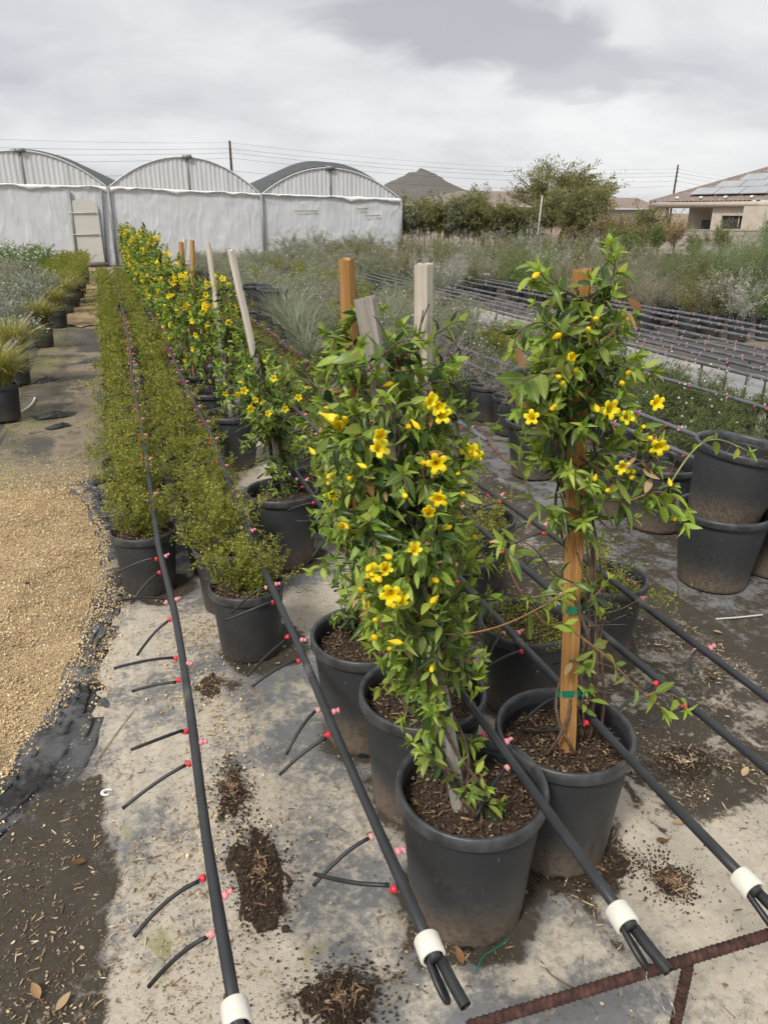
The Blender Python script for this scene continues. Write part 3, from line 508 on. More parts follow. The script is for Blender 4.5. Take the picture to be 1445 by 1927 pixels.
# ------------------------------------------------------------------ greenhouse
def greenhouse():
    Lp, Rp = at(222, 499)[:2], at(753, 491)[:2]; d = (Rp - Lp) / 2; dl = np.linalg.norm(d); e = d / dl; nrm = np.array([-e[1], e[0]])   # nrm: away from the camera
    S = [Lp - d * 1.06, Lp, Lp + d, Rp]
    root = thing('greenhouse', 'long white plastic film greenhouse with three arched bays behind the rows', 'greenhouse', (Lp[0], Lp[1], 0))
    loc = lambda p, z: np.array([p[0] - Lp[0], p[1] - Lp[1], z])
    ez = [z_at(*S[0], 345), z_at(*S[1], 354), z_at(*S[2], 367), z_at(*S[3], 376)]
    peaks = [(48, 284), (357, 296), (622, 317)]
    rng = R_(5)
    for b in range(3):
        A, B, za, zb = S[b], S[b + 1], ez[b], ez[b + 1]
        # where the ridge stands along the bay
        lo, hi = 0.0, 1.0
        for _ in range(40):
            m_ = (lo + hi) / 2
            if px((*(A + (B - A) * m_), za))[0] < peaks[b][0]: lo = m_
            else: hi = m_
        tp = lo if .3 < lo < .7 else .5; zp = z_at(*(A + (B - A) * tp), peaks[b][1])
        def arch(t):
            base = za + (zb - za) * t; s = np.where(t < tp, t / tp, (1 - t) / (1 - tp)); return base + (zp - (za + zb) / 2) * (1 - (1 - s) ** 2.05)
        # wall film in wrinkles
        nx, nz = 150, 40; t = np.linspace(0, 1, nx + 1); q = np.linspace(0, 1, nz + 1); T, Q = np.meshgrid(t, q, indexing='ij')
        base = A[None, None] + (B - A)[None, None] * T[..., None]; ztop = (za + (zb - za) * T)
        P2 = np.c_[T.ravel() * dl, Q.ravel() * 2.5]; w = .035 * (vnoise(P2 * [1, .6] + b * 9, 3.6, 3, 4) - .5) + .03 * np.clip(.5 - np.abs(vnoise(P2 * [2.4, .5] + b * 3, 2.2, 23, 2) - .5) * 6, 0, 1) + .03 * (np.abs(vnoise(P2 * [.5, 1.4] + b * 5, 4.0, 4, 3) - .5)) * sstep(.35, .0, Q.ravel())
        w += .05 * (vnoise(P2 @ np.array([[.6, .5], [1.2, -.9]]), 3.0, 8, 2) - .5) * sstep(.7, 1, Q.ravel())
        XY = base.reshape(-1, 2) - nrm * w[:, None]
        mb = MB(); mb.add(np.c_[XY - Lp, (ztop * Q).ravel()], grid(nx, nz)); obj('wall_film', mb, M['film_wall'], root)
        # pleated gable
        nz = 10; q = np.linspace(0, 1, nz + 1); nx = 220; t = np.linspace(0.003, .997, nx + 1); T, Q = np.meshgrid(t, q, indexing='ij')
        base = A + (B - A) * T[..., None]; bz = za + (zb - za) * T; Z = bz + (arch(T) - bz) * Q
        w = .012 * np.sin(T * 210 + 4 * vnoise(np.c_[T.ravel() * 14, Q.ravel() * 0], 1, 5, 2).reshape(T.shape)) + .03 * (vnoise(np.c_[T.ravel() * 30, Q.ravel()], 1, 6, 2).reshape(T.shape) - .5)
        mb = MB(); mb.add(np.c_[(base - nrm * (w + .02)[..., None]).reshape(-1, 2) - Lp, Z.ravel()], grid(nx, nz)); obj('gable_film', mb, M['film_gable'], root)
        # arch tube along the gable edge and mid post
        t = np.linspace(0, 1, 60); P = np.c_[(A + (B - A) * t[:, None]) - nrm * .05 - Lp, arch(t) + .02]; mb = MB(); mb.add(*tube(P, .026, 8)); obj('arch_frame', mb, M['gate_metal'], root)
        c = A + (B - A) * tp - nrm * .05; mb = MB(); mb.add(*tube([loc(c, (za + zb) / 2), loc(c, zp)], .022, 6)); obj('gable_post', mb, M['metal_frame'], root)
        mb = MB(); mb.add(*box(loc(c - nrm * .02, zp + .03), (.32, .12, .12), math.atan2(e[1], e[0]))); obj('ridge_vent', mb, M['metal_frame'], root)
        # vaulted roof running back, black shade cloth over its right flank
        t = np.linspace(0, 1, 41); dep = np.array([0.02, .6, 3, 8, 15, 24]); T, D = np.meshgrid(t, dep, indexing='ij'); base = A + (B - A) * T[..., None] + nrm * D[..., None]
        mb = MB(); mb.add(np.c_[base.reshape(-1, 2) - Lp, (arch(T) + .015).ravel()], grid(40, 5)); obj('roof_film', mb, M['roof_film'], root)
        swell = np.array([.02, .10, .17, .17, .17, .17]) * (1.0 if b != 1 else .35) * (2.4 if b == 2 else 1)
        t = np.linspace(.0 if b == 2 else .45, 1.0 if b != 1 else .93, 41); T, D = np.meshgrid(t, dep + .15, indexing='ij'); base = A + (B - A) * T[..., None] + nrm * D[..., None]
        mb = MB(); mb.add(np.c_[base.reshape(-1, 2) - Lp, (arch(T) + .03 + swell[None] * np.sin(PI * T) ** .5).ravel()], grid(40, 5)); obj('shade_cloth', mb, M['shade_cloth'], root)
        # loose scalloped flap along the eave
        nx = 160; t = np.linspace(0, 1, nx + 1); k = 8; mb = MB(); V = []
        sc = vnoise(np.c_[t * 16 + b * 3, t * 0], 1.0, 11, 2); drop = .07 + .30 * np.clip(vnoise(np.c_[t * 9 + b * 5, t * 0], 1.0, 13, 3) - .35, 0, 1)
        for i in range(k + 1):
            u = i / k; V.append(np.c_[(A + (B - A) * t[:, None]) - nrm * (.05 + .05 * math.sin(PI * u) * (.5 + sc)[:, None] + .02 * (vnoise(np.c_[t * 70, t * 0 + u], 1.0, 17, 2) - .5)[:, None]) - Lp, za + (zb - za) * t + .07 - drop * u + .05 * (sc - .5) * 2 * (.4 + u)])
        mb.add(np.concatenate(V), grid(k, nx)); obj('eave_flap', mb, M['film_flap'], root)
    for i, s in enumerate(S):
        mb = MB(); q = s - nrm * .09; mb.add(*tube([loc(q, 0), loc(q, ez[i] + .02)], .055, 8)); obj('wall_post', mb, M['metal_frame'], root)
    gl = np.array([e[0], e[1], 0])
    def wall_pt(x, y):                                 # a spot on the front wall
        dr = ray(x, y); k = ((Lp[0]) * nrm[0] + Lp[1] * nrm[1]) / (dr[0] * nrm[0] + dr[1] * nrm[1]); return CAM + dr * k
    # door: arched cream panel in a grey frame
    a0, a1 = wall_pt(140, 480), wall_pt(196, 480); top = wall_pt(168, 374)[2]
    w = np.linalg.norm((a1 - a0)[:2]); o0 = a0[:2] - nrm * .10
    n = 24; ang = np.linspace(0, PI, n); prof = [(0, .04), (w, .04)] + [(w / 2 + w / 2 * math.cos(a) * (1 if True else 0), top - .35 + .35 * math.sin(a) ** .8) for a in ang]
    front = np.array([[*(o0 + e * p[0] - Lp), p[1]] for p in prof]); back = front + np.r_[nrm * .06, 0]
    m_ = len(prof); mb = MB(); mb.add(np.r_[front, back], [list(range(m_))[::-1]], [list(range(m_, 2 * m_))], np.array([[i, (i + 1) % m_, m_ + (i + 1) % m_, m_ + i] for i in range(m_)]))
    door = obj('door', mb, M['door_panel'], root, smooth=False)
    for zz in (1.05, 1.75):
        c = o0 + e * w / 2 - nrm * .03 - Lp; mb = MB(); mb.add(*box((c[0], c[1], zz), (w * .9, .03, .03), math.atan2(e[1], e[0]))); obj('crossbar', mb, M['door_panel'], door)
    for x0, x1 in ((130, 147), (190, 200)):
        p0, p1 = wall_pt(x1, 492), wall_pt(x0, 358); q0 = p0[:2] - nrm * .09; q1 = p1[:2] - nrm * .09; mb = MB(); mb.add(*tube([loc(q0, 0), loc(q1, p1[2])], .05, 8)); obj('door_post', mb, M['metal_frame'], root)
    p0, p1 = wall_pt(140, 502), wall_pt(206, 502); c = (p0[:2] + p1[:2]) / 2 - nrm * .2 - Lp; mb = MB(); mb.add(*box((c[0], c[1], .06), (np.linalg.norm((p1 - p0)[:2]), .25, .14), math.atan2(e[1], e[0]))); obj('door_sill', mb, M['trunk_bark'], root)
    for x, y, w_ in ((575, 396, .85), (680, 392, .4), (700, 405, .6)):   # taped tears
        p = wall_pt(x, y); c = p[:2] - nrm * .075 - Lp; mb = MB(); mb.add(*box((c[0], c[1], p[2]), (w_, .006, .035), math.atan2(e[1], e[0]))); obj('tape_strip', mb, M['litter'], root)
    return Lp, e, nrm
GH = greenhouse()
def field_gate():
    a = at(203, 486); b = at(236, 486); root = thing('metal_gate', 'pale tubular metal gate with rails beside the greenhouse door', 'gate', tuple(a)); d = b - a
    for z in (.12, .38, .64, .9):
        mb = MB(); mb.add(*tube([(0, 0, z), (d[0] * 1.6, d[1] * 1.6, z)], .035, 8)); obj('rail', mb, M['gate_metal'], root)
    for k in (0, 1.6):
        mb = MB(); mb.add(*tube([(d[0] * k, d[1] * k, 0), (d[0] * k, d[1] * k, .94)], .035, 8)); obj('post', mb, M['gate_metal'], root)
field_gate()

# ------------------------------------------------------------------ houses, wall, poles
def tile_slope(A, B, C, D, pitch=.30, row=.42, amp=.05):     # A-B eave, D-C ridge; barrel tiles in courses
    A, B, C, D = [np.asarray(q, float) for q in (A, B, C, D)]; wid = np.linalg.norm(B - A); hei = np.linalg.norm((D + C) / 2 - (A + B) / 2)
    nu = int(min(260, max(20, wid / pitch * 6))); nv = int(max(4, hei / row) * 3); u = np.linspace(0, 1, nu + 1); v = np.linspace(0, 1, nv + 1); U, V = np.meshgrid(u, v, indexing='ij')
    P = (A + (B - A) * U[..., None]) * (1 - V[..., None]) + (D + (C - D) * U[..., None]) * V[..., None]
    nrm = unit(np.cross(B - A, D - A)); nrm = nrm if nrm[2] > 0 else -nrm
    along = ((P - A) @ unit(B - A)); h = amp * (np.abs(np.sin(along / pitch * PI)) - .5) + .04 * (1 - np.mod(V * hei / row, 1.0))
    P = P + nrm * h[..., None]; return (P.reshape(-1, 3), grid(nu, nv))
def house_far():
    Y = 100.0; rl, rr = atY(866, 359, Y + 5), atY(1010, 362, Y + 5); el = atY(792, 381, Y); er = np.array([atY(1050, 381, Y)[0], Y, el[2]]); el2 = np.array([el[0] + 1, Y + 12, el[2]])
    root = thing('house', 'beige stucco house with brown hipped tile roof right of the greenhouse', 'house', (el[0], Y, 0)); off = np.array([el[0], Y, 0]); ez = el[2]
    rr = np.array([rr[0], rr[1], rl[2]]); fl = np.array([el[0] + 5.5, Y - 4.5, ez - .35]); fr = np.array([er[0], Y - 4.5, ez - .35])
    roof = MB(); roof.add(*tile_slope(fl - off, fr - off, rr - off, rl - off)); r = obj('roof', roof, M['tile_roof'], root)
    hip = MB(); hip.add(*tile_slope(np.array(el2) - off, fl - off, rl - off + [0, 0, 0], rl - off + [0, .1, 0])); obj('hip_roof', hip, M['tile_roof'], root)
    w = MB(); w.add(*box(((el[0] + er[0]) / 2 + 3.2 - off[0], 3.0, (ez - .5) / 2), (er[0] - el[0] - 7.0, 13.5, ez - .45))); obj('wall', w, M['stucco'], root)
    w = MB(); w.add(*box((4.2, 4.0, (ez - .5) / 2), (7.0, 8.0, ez - .45))); obj('side_wall', w, M['stucco'], root)
    f = MB(); f.add(*tube([fl - off - [0, 0, .15], fr - off - [0, 0, .15]], .16, 4)); obj('fascia', f, M['trim'], root)
    f = MB(); f.add(*tube([fl - off - [0, 0, .15], el2 - off - [0, 0, .15]], .16, 4)); obj('fascia', f, M['trim'], root)
house_far()
def house_near():
    P0 = atY(1222, 380, 46.0); P1 = atY(1600, 333, 34.0); ez = P0[2]; P1[2] = ez; d = P1 - P0; L_ = np.linalg.norm(d[:2]); e = d[:2] / L_; n = np.array([-e[1], e[0]])
    rt = math.atan2(e[1], e[0]); root = thing('house', 'beige stucco house with solar panels on its tile roof behind the block wall', 'house', (P0[0], P0[1], 0), rt)
    # local: x along the eave, y away from the camera
    rz = ez + 2.6; ridge0 = np.array([6.5, 6.5, rz]); ridge1 = np.array([L_, 6.5, rz]); eL, eR, eB = np.array([0, 0, ez]), np.array([L_, 0, ez]), np.array([0, 13.0, ez])
    mb = MB(); mb.add(*tile_slope(eL, eR, ridge1, ridge0)); obj('roof', mb, M['tile_roof'], root)
    mb = MB(); mb.add(*tile_slope(eB, eL, ridge0, ridge0 + [0, .05, 0])); obj('hip_roof', mb, M['tile_roof'], root)
    mb = MB(); mb.add(*tube(np.linspace(eL, ridge0, 30), .13, 6)); obj('hip_cap', mb, M['tile_roof'], root)
    mb = MB(); mb.add(*box((L_ / 2, .12, ez - .16), (L_ + .1, .24, .30))); mb.add(*box((.12, 6.5, ez - .162), (.22, 12.9, .29))); obj('eave_trim', mb, M['trim'], root)
    top = ez - .3; g_ = -.5
    def lx(x, y=400, dy=.35):                          # house x of a photo column on the front wall
        dr = ray(x, y); q = np.array([P0[0], P0[1]]) + n * dy; k = (q @ n) / (dr[:2] @ n); p = dr[:2] * k - P0[:2]; return p @ e, CAMH + dr[2] * k
    x0, x1, x2 = lx(1233)[0], lx(1252)[0], lx(1341)[0]; opz = lx(1290, 391)[1]; xe = lx(1430)[0]
    def part(name, a, b, z0, z1, y0, y1, mat): m_ = MB(); m_.add(*box(((a + b) / 2, (y0 + y1) / 2, (z0 + z1) / 2), (b - a, y1 - y0, z1 - z0))); return obj(name, m_, M[mat], root, smooth=False)
    part('porch_column', x0, x1, g_, opz, .3, .75, 'stucco'); part('porch_beam', x0, x2, opz, top, .3, .75, 'stucco')
    wx0, wz1 = lx(1359, 405); wx1, wz0 = lx(1411, 431)
    part('wall', x2, wx0, g_, top, .3, 5, 'stucco'); part('wall', wx1, xe, g_, top, .302, 5, 'stucco'); part('wall', wx0, wx1, wz1, top, .301, 5, 'stucco'); part('wall', wx0, wx1, g_, wz0, .303, 5, 'stucco')
    part('wall', xe, L_, g_, top, -1.6, 5, 'stucco'); part('porch_wall', x0 + .1, x2, g_, top, 4.2, 5.1, 'stucco')
    w = part('window', wx0, wx1, wz0, wz1, .50, .58, 'glass_dark'); m_ = MB(); m_.add(*box(((wx0 * .45 + wx1 * .55), .47, (wz0 + wz1) / 2), (.06, .05, wz1 - wz0))); mm = obj('mullion', m_, M['trim'], w)
    dx0, dz1 = lx(1322, 413, 4.2); part('porch_window', dx0, x2 - .05, g_, dz1, 4.12, 4.19, 'glass_dark')
    c0, cz = lx(1435, 378); m_ = MB(); m_.add(*lathe([(.0, -.12), (.09, -.12), (.11, .0), (.07, .10), (0, .12)], 10)); obj('wall_lamp', m_, M['metal_frame'], root, loc=(xe - .15, -.1 if False else .18, cz))
    sl = unit(ridge0 * [0, 1, 1] - eL * [0, 1, 1]); nr = np.cross([1, 0, 0], sl)
    for r_ in range(3):                                # panels in rows, each its own piece
        for k in range(7):
            xa = 2.55 + r_ * 1.05 + k * 1.72
            if xa + 1.6 > L_: continue
            c = np.array([xa + .83, 0, ez]) + sl * (1.25 + r_ * 1.12) + nr * .2; Mx = np.stack([[1, 0, 0], sl, nr], -1)
            m_ = MB(); m_.add(*box(c, (1.66, 1.06, .05), M=Mx)); obj('solar_panel', m_, M['solar'], root, smooth=False)
    for k in range(5):
        c = np.array([1.9 + 1.7 * k, 0, ez]) + sl * .35 + nr * .13; m_ = MB(); m_.add(*box(c, (.18, .16, .12), M=Mx)); obj('snow_clip', m_, M['tag_white'], root)
house_near()
def neighbour_roof():
    a = atY(1130, 392, 90); b = atY(1215, 381, 90); z = a[2]; root = thing('house', 'low tile roofed house glimpsed between the big tree and the solar house', 'house', (a[0], a[1], 0))
    A = np.array([0, 0, z]); B = np.array([b[0] - a[0] + 3, 0, z]); top = z_at(b[0], 96, 372); C = np.array([b[0] - a[0] + 3, 6, top]); D = np.array([3, 6, top])
    mb = MB(); mb.add(*tile_slope(A, B, C, D)); obj('roof', mb, M['tile_roof'], root); mb = MB(); mb.add(*box((B[0] / 2 + .3, 4, (z - .1) / 2), (B[0] - .8, 6, z - .1))); obj('wall', mb, M['stucco'], root)
neighbour_roof()
def block_wall():
    p = [at(1210, 432, 1.05), at(1700, 438, 1.05)]; a, b = p; d = b[:2] - a[:2]; Lw = np.linalg.norm(d); rt = math.atan2(d[1], d[0])
    root = thing('block_wall', 'grey concrete block wall in front of the solar house', 'wall', (a[0], a[1], 0), rt); z0 = 0.0; h = .2; cnt = 0
    me = [MB().add(*box((0, 0, 0), (.392, .2, .192))).mesh('block', False) for _ in range(1)][0]; me.materials.append(M['block'])
    back = MB(); back.add(*box((Lw / 2, .03, .52), (Lw, .12, 1.04))); obj('mortar', back, M['stucco'], root, smooth=False)
    for r_ in range(5):
        for k in range(int(Lw / .4) + 1):
            cnt += 1
            if cnt > 300: break
            o = obj('block', me, None, root); o.location = (k * .4 + (.2 if r_ % 2 else 0), .004 * ((k * 7 + r_ * 3) % 3 - 1), .95 - r_ * .2)
    cap = MB(); cap.add(*box((Lw / 2, 0, 1.075), (Lw + .4, .24, .055))); obj('cap', cap, M['block'], root, smooth=False)
block_wall()
def pole(x, ytop, Y, lean, label, wires_y):
    t = atY(x, ytop, Y); root = thing('utility_pole', label, 'pole', (t[0], t[1], 0)); h = t[2]
    mb = MB(); mb.add(*tube(np.array([[-lean * h, 0, -.2], [-lean * h * .4, 0, h * .6], [0, 0, h]]), [.2, .17, .13], 8)); obj('shaft', mb, M['pole_wood'], root)
    for wy in wires_y:
        z = z_at(t[0], t[1], wy); mb = MB(); mb.add(*box((0, -.15, z), (.12, .3, .16))); obj('insulator', mb, M['pole_wood'], root)
    return t
W1 = [268, 279, 287, 297, 321]; W2 = [317, 324, 331, 340, 349]
p1 = pole(432, 264, 100, 0, 'dark utility pole rising behind the greenhouse between two arches', W1[:4])
p2 = pole(1276, 309, 118, .03, 'dark utility pole behind the house with solar panels', W2[:4])
WN = ['topmost', 'second from the top', 'middle', 'fourth from the top', 'lowest']
for i, (a, b) in enumerate(zip(W1, W2)):
    za, zb = z_at(p1[0], p1[1], a), z_at(p2[0], p2[1], b); A = np.array([p1[0], p1[1] - .2, za]); B = np.array([p2[0], p2[1] - .2, zb]); dirn = (B - A)
    A0 = A + np.array([-70, -6, 1.5 - .5 * i]); B1 = B + dirn * .6; pts = []
    for S_, E_ in ((A0, A), (A, B), (B, B1)):
        t = np.linspace(0, 1, 30)[:, None]; seg = S_ + (E_ - S_) * t; seg[:, 2] -= 1.1 * (4 * t * (1 - t))[:, 0]; pts.append(seg[:-1])
    mb = MB(); mb.add(*tube(np.concatenate(pts), .013 if i else .009, 4)); tag(obj('power_line', mb, M['cable']), WN[i] + ' overhead wire crossing the cloudy sky', 'wire', 'overhead wires')

# ================================================================== PLANT POTS
def pot_mesh(rt, rb, h, seg=40, lip=.012):
    body = MB(); body.add(*lathe([(rb * .2, .012), (rb * .9, .010), (rb - .004, 0), (rb, .004), (rb + .002, .02), (rb + (rt - rb) * .45, h * .45), (rt, h - .035), (rt - .004, h - .03), (rt - .006, h - .05), (rb - .006, .03), (rb * .2, .03)], seg))
    rim = MB(); rim.add(*lathe([(rt - .001, h - .040), (rt + lip * .75, h - .040), (rt + lip, h - .034), (rt + lip * 1.05, h - .014), (rt + lip * .9, h - .004), (rt + lip * .5, h), (rt - .001, h - .003), (rt - .007, h - .012), (rt - .006, h - .040)], seg))
    return body.mesh('pot'), rim.mesh('rim')
def soil_mesh(r, z, seed, rough=.012, crown=.012):
    n, seg = 9, 36; rr = np.linspace(0, r, n + 1)[1:]; a = np.arange(seg) / seg * 2 * PI
    P = np.concatenate([[[0, 0]], np.stack([rr[:, None] * np.cos(a), rr[:, None] * np.sin(a)], -1).reshape(-1, 2)])
    Z = z + rough * (vnoise(P + seed, 38, seed, 2) - .5) * 2 + crown * (1 - (np.hypot(P[:, 0], P[:, 1]) / r) ** 2)
    mb = MB(); tri = np.array([[0, 1 + j, 1 + (j + 1) % seg] for j in range(seg)]); i = 1 + np.arange(n - 1)[:, None] * seg; j = np.arange(seg)[None]; j2 = (j + 1) % seg
    mb.add(np.c_[P, Z], tri, np.stack([i + j, i + seg + j, i + seg + j2, i + j2], -1).reshape(-1, 4)); return mb.mesh('soil')
def chip_tmpl(seed, w, th):
    r = R_(seed); n = 6; a = np.sort((np.arange(n) + r.uniform(-.3, .3, n)) / n * 2 * PI); P = np.c_[np.cos(a) * w * (.7 + .5 * r.rand(n)), np.sin(a) * .5 * (.7 + .45 * r.rand(n))]; z = th * r.normal(0, .6, n)
    V = np.r_[np.c_[P, z + th], np.c_[P * .85, z - th]]; j = np.arange(n); return V, j[None], j[None, ::-1] + n, np.stack([j, n + j, n + (j + 1) % n, (j + 1) % n], -1)
CHIPT = [chip_tmpl(1, .09, .03), chip_tmpl(2, .16, .04), chip_tmpl(3, .34, .05), chip_tmpl(4, .05, .03), chip_tmpl(5, .22, .07)]
def chips_mb(pos, rng, smin=.008, smax=.024, flat=.35):
    n = len(pos); a = rng.rand(n) * 2 * PI; d = np.c_[np.cos(a), np.sin(a), rng.normal(0, flat, n)]; up = np.c_[rng.normal(0, flat, (n, 2)), np.ones(n)]
    mb = MB(); sc = smin + (smax - smin) * rng.rand(n) ** 2.2; F_ = frames(d, up); k = rng.randint(0, 5, n)
    for i, tm in enumerate(CHIPT):
        if (k == i).any(): scatter(mb, tm, F_[k == i], pos[k == i], sc[k == i] * [1.5, 1.1, .75, 1.9, .8][i])
    return mb
BIG = pot_mesh(.182, .150, .41, 56); SMALL = pot_mesh(.150, .125, .325, 40, .009); MID = pot_mesh(.165, .130, .36, 40, .010); FARP = pot_mesh(.150, .125, .325, 20, .009); WIDE = pot_mesh(.215, .165, .40, 48, .014)
for (b, r), mt in ((BIG, 'pot_black'), (SMALL, 'pot_clean'), (MID, 'pot_black'), (FARP, 'pot_clean'), (WIDE, 'pot_black')):
    b.materials.append(M[mt]); r.materials.append(M['rim_black'])
def add_pot(root, kind, parts=True, loc=(0, 0, 0), tilt=None):
    p = obj('pot', kind[0], None, root, loc=loc)
    if tilt: p.rotation_euler = tilt
    obj('rim', kind[1], None, p); return p
def add_soil(root, r, z, seed, nchip=0, loc=(0, 0, 0), mat='peat'):
    s = obj('soil', soil_mesh(r, z, seed), M[mat], root, loc=loc)
    if nchip:
        rng = R_(seed + 900); a = rng.rand(nchip) * 2 * PI; q = r * .97 * np.sqrt(rng.rand(nchip))
        pos = np.c_[q * np.cos(a), q * np.sin(a), z + .008 + .012 * (1 - (q / r) ** 2) + .010 * rng.rand(nchip)]
        obj('bark_mulch', chips_mb(pos, rng), M['chip'], root, loc=loc, kind='stuff')
    return s

# ------------------------------------------------------------------ leaves, flowers, stakes
def leaf_tmpl(w, fold, curl, segs=5, twist=0.0):
    y = np.linspace(0, 1, segs + 1); pr = np.sin(PI * np.clip(y, 0, 1) ** .82) ** .9; V = [(0, 0, 0)]; F3, F4 = [], []
    for i in range(1, segs):
        hw = w / 2 * pr[i]; tw = twist * y[i]; zz = -curl * y[i] ** 2
        for s in (-1, 0, 1): V.append((s * hw, y[i], zz + abs(s) * hw * fold + s * tw * hw))
    V.append((0, .985, -curl)); tip = len(V) - 1
    F3 += [(0, 2, 1), (0, 3, 2)]
    for i in range(segs - 2):
        a = 1 + 3 * i; F4 += [(a, a + 1, a + 4, a + 3), (a + 1, a + 2, a + 5, a + 4)]
    a = 1 + 3 * (segs - 2); F3 += [(a, a + 1, tip), (a + 1, a + 2, tip)]
    return np.array(V), np.array(F3), np.array(F4)
LEAF_T = [leaf_tmpl(.32, .40, .22), leaf_tmpl(.26, .65, .50, twist=.4), leaf_tmpl(.38, .15, -.10, twist=-.35), leaf_tmpl(.29, .9, .75, twist=.15), leaf_tmpl(.42, .3, .3, twist=.5)]
LCLASS = ['leaf_dark', 'leaf_mid', 'leaf_young', 'leaf_dead']
LEAF_M = {}
for ci, c in enumerate(LCLASS):
    for ti, tm in enumerate(LEAF_T):
        me = MB().add(*tm).mesh('leaf'); me.materials.append(M[c + '_piece']); LEAF_M[ci, ti] = me
def flower_tmpl(seg=20, rings=None):
    rings = rings or [(0, .0025, 0), (.010, .0035, 0), (.020, .0065, 0), (.029, .0095, .03), (.0345, .0135, .18), (.037, .0195, .34), (.035, .0245, .5)]
    a = np.arange(seg) / seg * 2 * PI; lob = np.abs(np.cos(a * 2.5)) ** .55
    V = []
    for z, r, k in rings: rr = r * (1 - k * (1 - lob) ** 1.1); V.append(np.c_[rr * np.cos(a), z + (lob - .5) * .004 * (k > .1), rr * np.sin(a)])
    n = len(rings); i = np.arange(n - 1)[:, None] * seg; j = np.arange(seg)[None]; j2 = (j + 1) % seg
    return np.concatenate(V), np.stack([i + j, i + seg + j, i + seg + j2, i + j2], -1).reshape(-1, 4)
FLOWER_T = flower_tmpl(); FLOWER_FAR_T = flower_tmpl(10, [(0, .003, 0), (.022, .008, 0), (.034, .024, .45)])
FLOWER_M = MB().add(*FLOWER_T).mesh('flower'); FLOWER_M.materials.append(M['petal_yellow'])
FLOWER_WILT = MB().add(*flower_tmpl(20, [(0, .0025, 0), (.012, .004, 0), (.024, .008, 0), (.033, .012, .1), (.041, .014, .3), (.046, .012, .45)])).mesh('flower'); FLOWER_WILT.materials.append(M['petal_yellow'])
FLOWER_HALF = MB().add(*flower_tmpl(20, [(0, .0025, 0), (.012, .004, 0), (.024, .0078, 0), (.034, .0105, .08), (.041, .0145, .3), (.045, .019, .45)])).mesh('flower'); FLOWER_HALF.materials.append(M['petal_yellow'])
bv, bf = lathe([(.0012, 0), (.0030, .006), (.0062, .016), (.0075, .022), (.0060, .029), (.0012, .036)], 10)[:2]
BUD_M = MB().add(bv[:, [0, 2, 1]], bf[:, ::-1]).mesh('bud'); BUD_M.materials.append(M['bud_yellow'])
def put(name, me, parent, pos, Rm, sc, mat=None):
    o = bpy.data.objects.new(name, me); col.objects.link(o); o.parent = parent
    m = Matrix.Identity(4)
    for i in range(3):
        for j in range(3): m[i][j] = Rm[i, j] * sc
        m[i][3] = pos[i]
    o.matrix_local = m; return o
def stake_mesh(w, length, kind, d=None):               # square stake, grooved faces for the ribbed kind; runs up local z
    d = d or w; pts = []
    cs = [(-1, -1), (1, -1), (1, 1), (-1, 1)]
    for s in range(4):
        a, b = np.array(cs[s]), np.array(cs[(s + 1) % 4]); nrm = np.array([(a + b)[0], (a + b)[1]]) / 2
        k = 21 if kind == 'ribbed' else 3
        for i in range(k):
            t = (i + (.5 if kind != 'ribbed' else 0)) / k; q = a + (b - a) * (.04 + .92 * t)
            pts.append((q - nrm * (.075 if kind == 'ribbed' and i % 3 == 2 else 0)) * np.array([w, d]) / 2)
    pts = np.array(pts); k = len(pts); zz = np.linspace(0, length, 14); V = []
    for i, z in enumerate(zz):
        wob = .0012 * np.sin(i * 2.1); V.append(np.c_[pts + wob, np.full(k, z)])
    V[-1][:, 2] += .004 * np.sin(np.arange(k) * 1.7)
    i = np.arange(13)[:, None] * k; j = np.arange(k)[None]; j2 = (j + 1) % k
    mb = MB(); mb.add(np.concatenate(V), np.stack([i + j, i + j2, i + k + j2, i + k + j], -1).reshape(-1, 4), np.arange(k)[None, ::-1], (np.arange(k) + 13 * k)[None]); return mb.mesh('stake', False)
def add_stake(root, base, top, w, kind, mat, twist=0.0, d=None):
    base, top = np.asarray(base, float), np.asarray(top, float); ax = top - base; ln = np.linalg.norm(ax)
    o = obj('stake', stake_mesh(w, ln, kind, d), M[mat], root); q = Vector(ax).to_track_quat('Z', 'Y').to_matrix().to_4x4() @ Matrix.Rotation(twist, 4, 'Z')
    o.matrix_local = Matrix.Translation(Vector(base)) @ q; return o

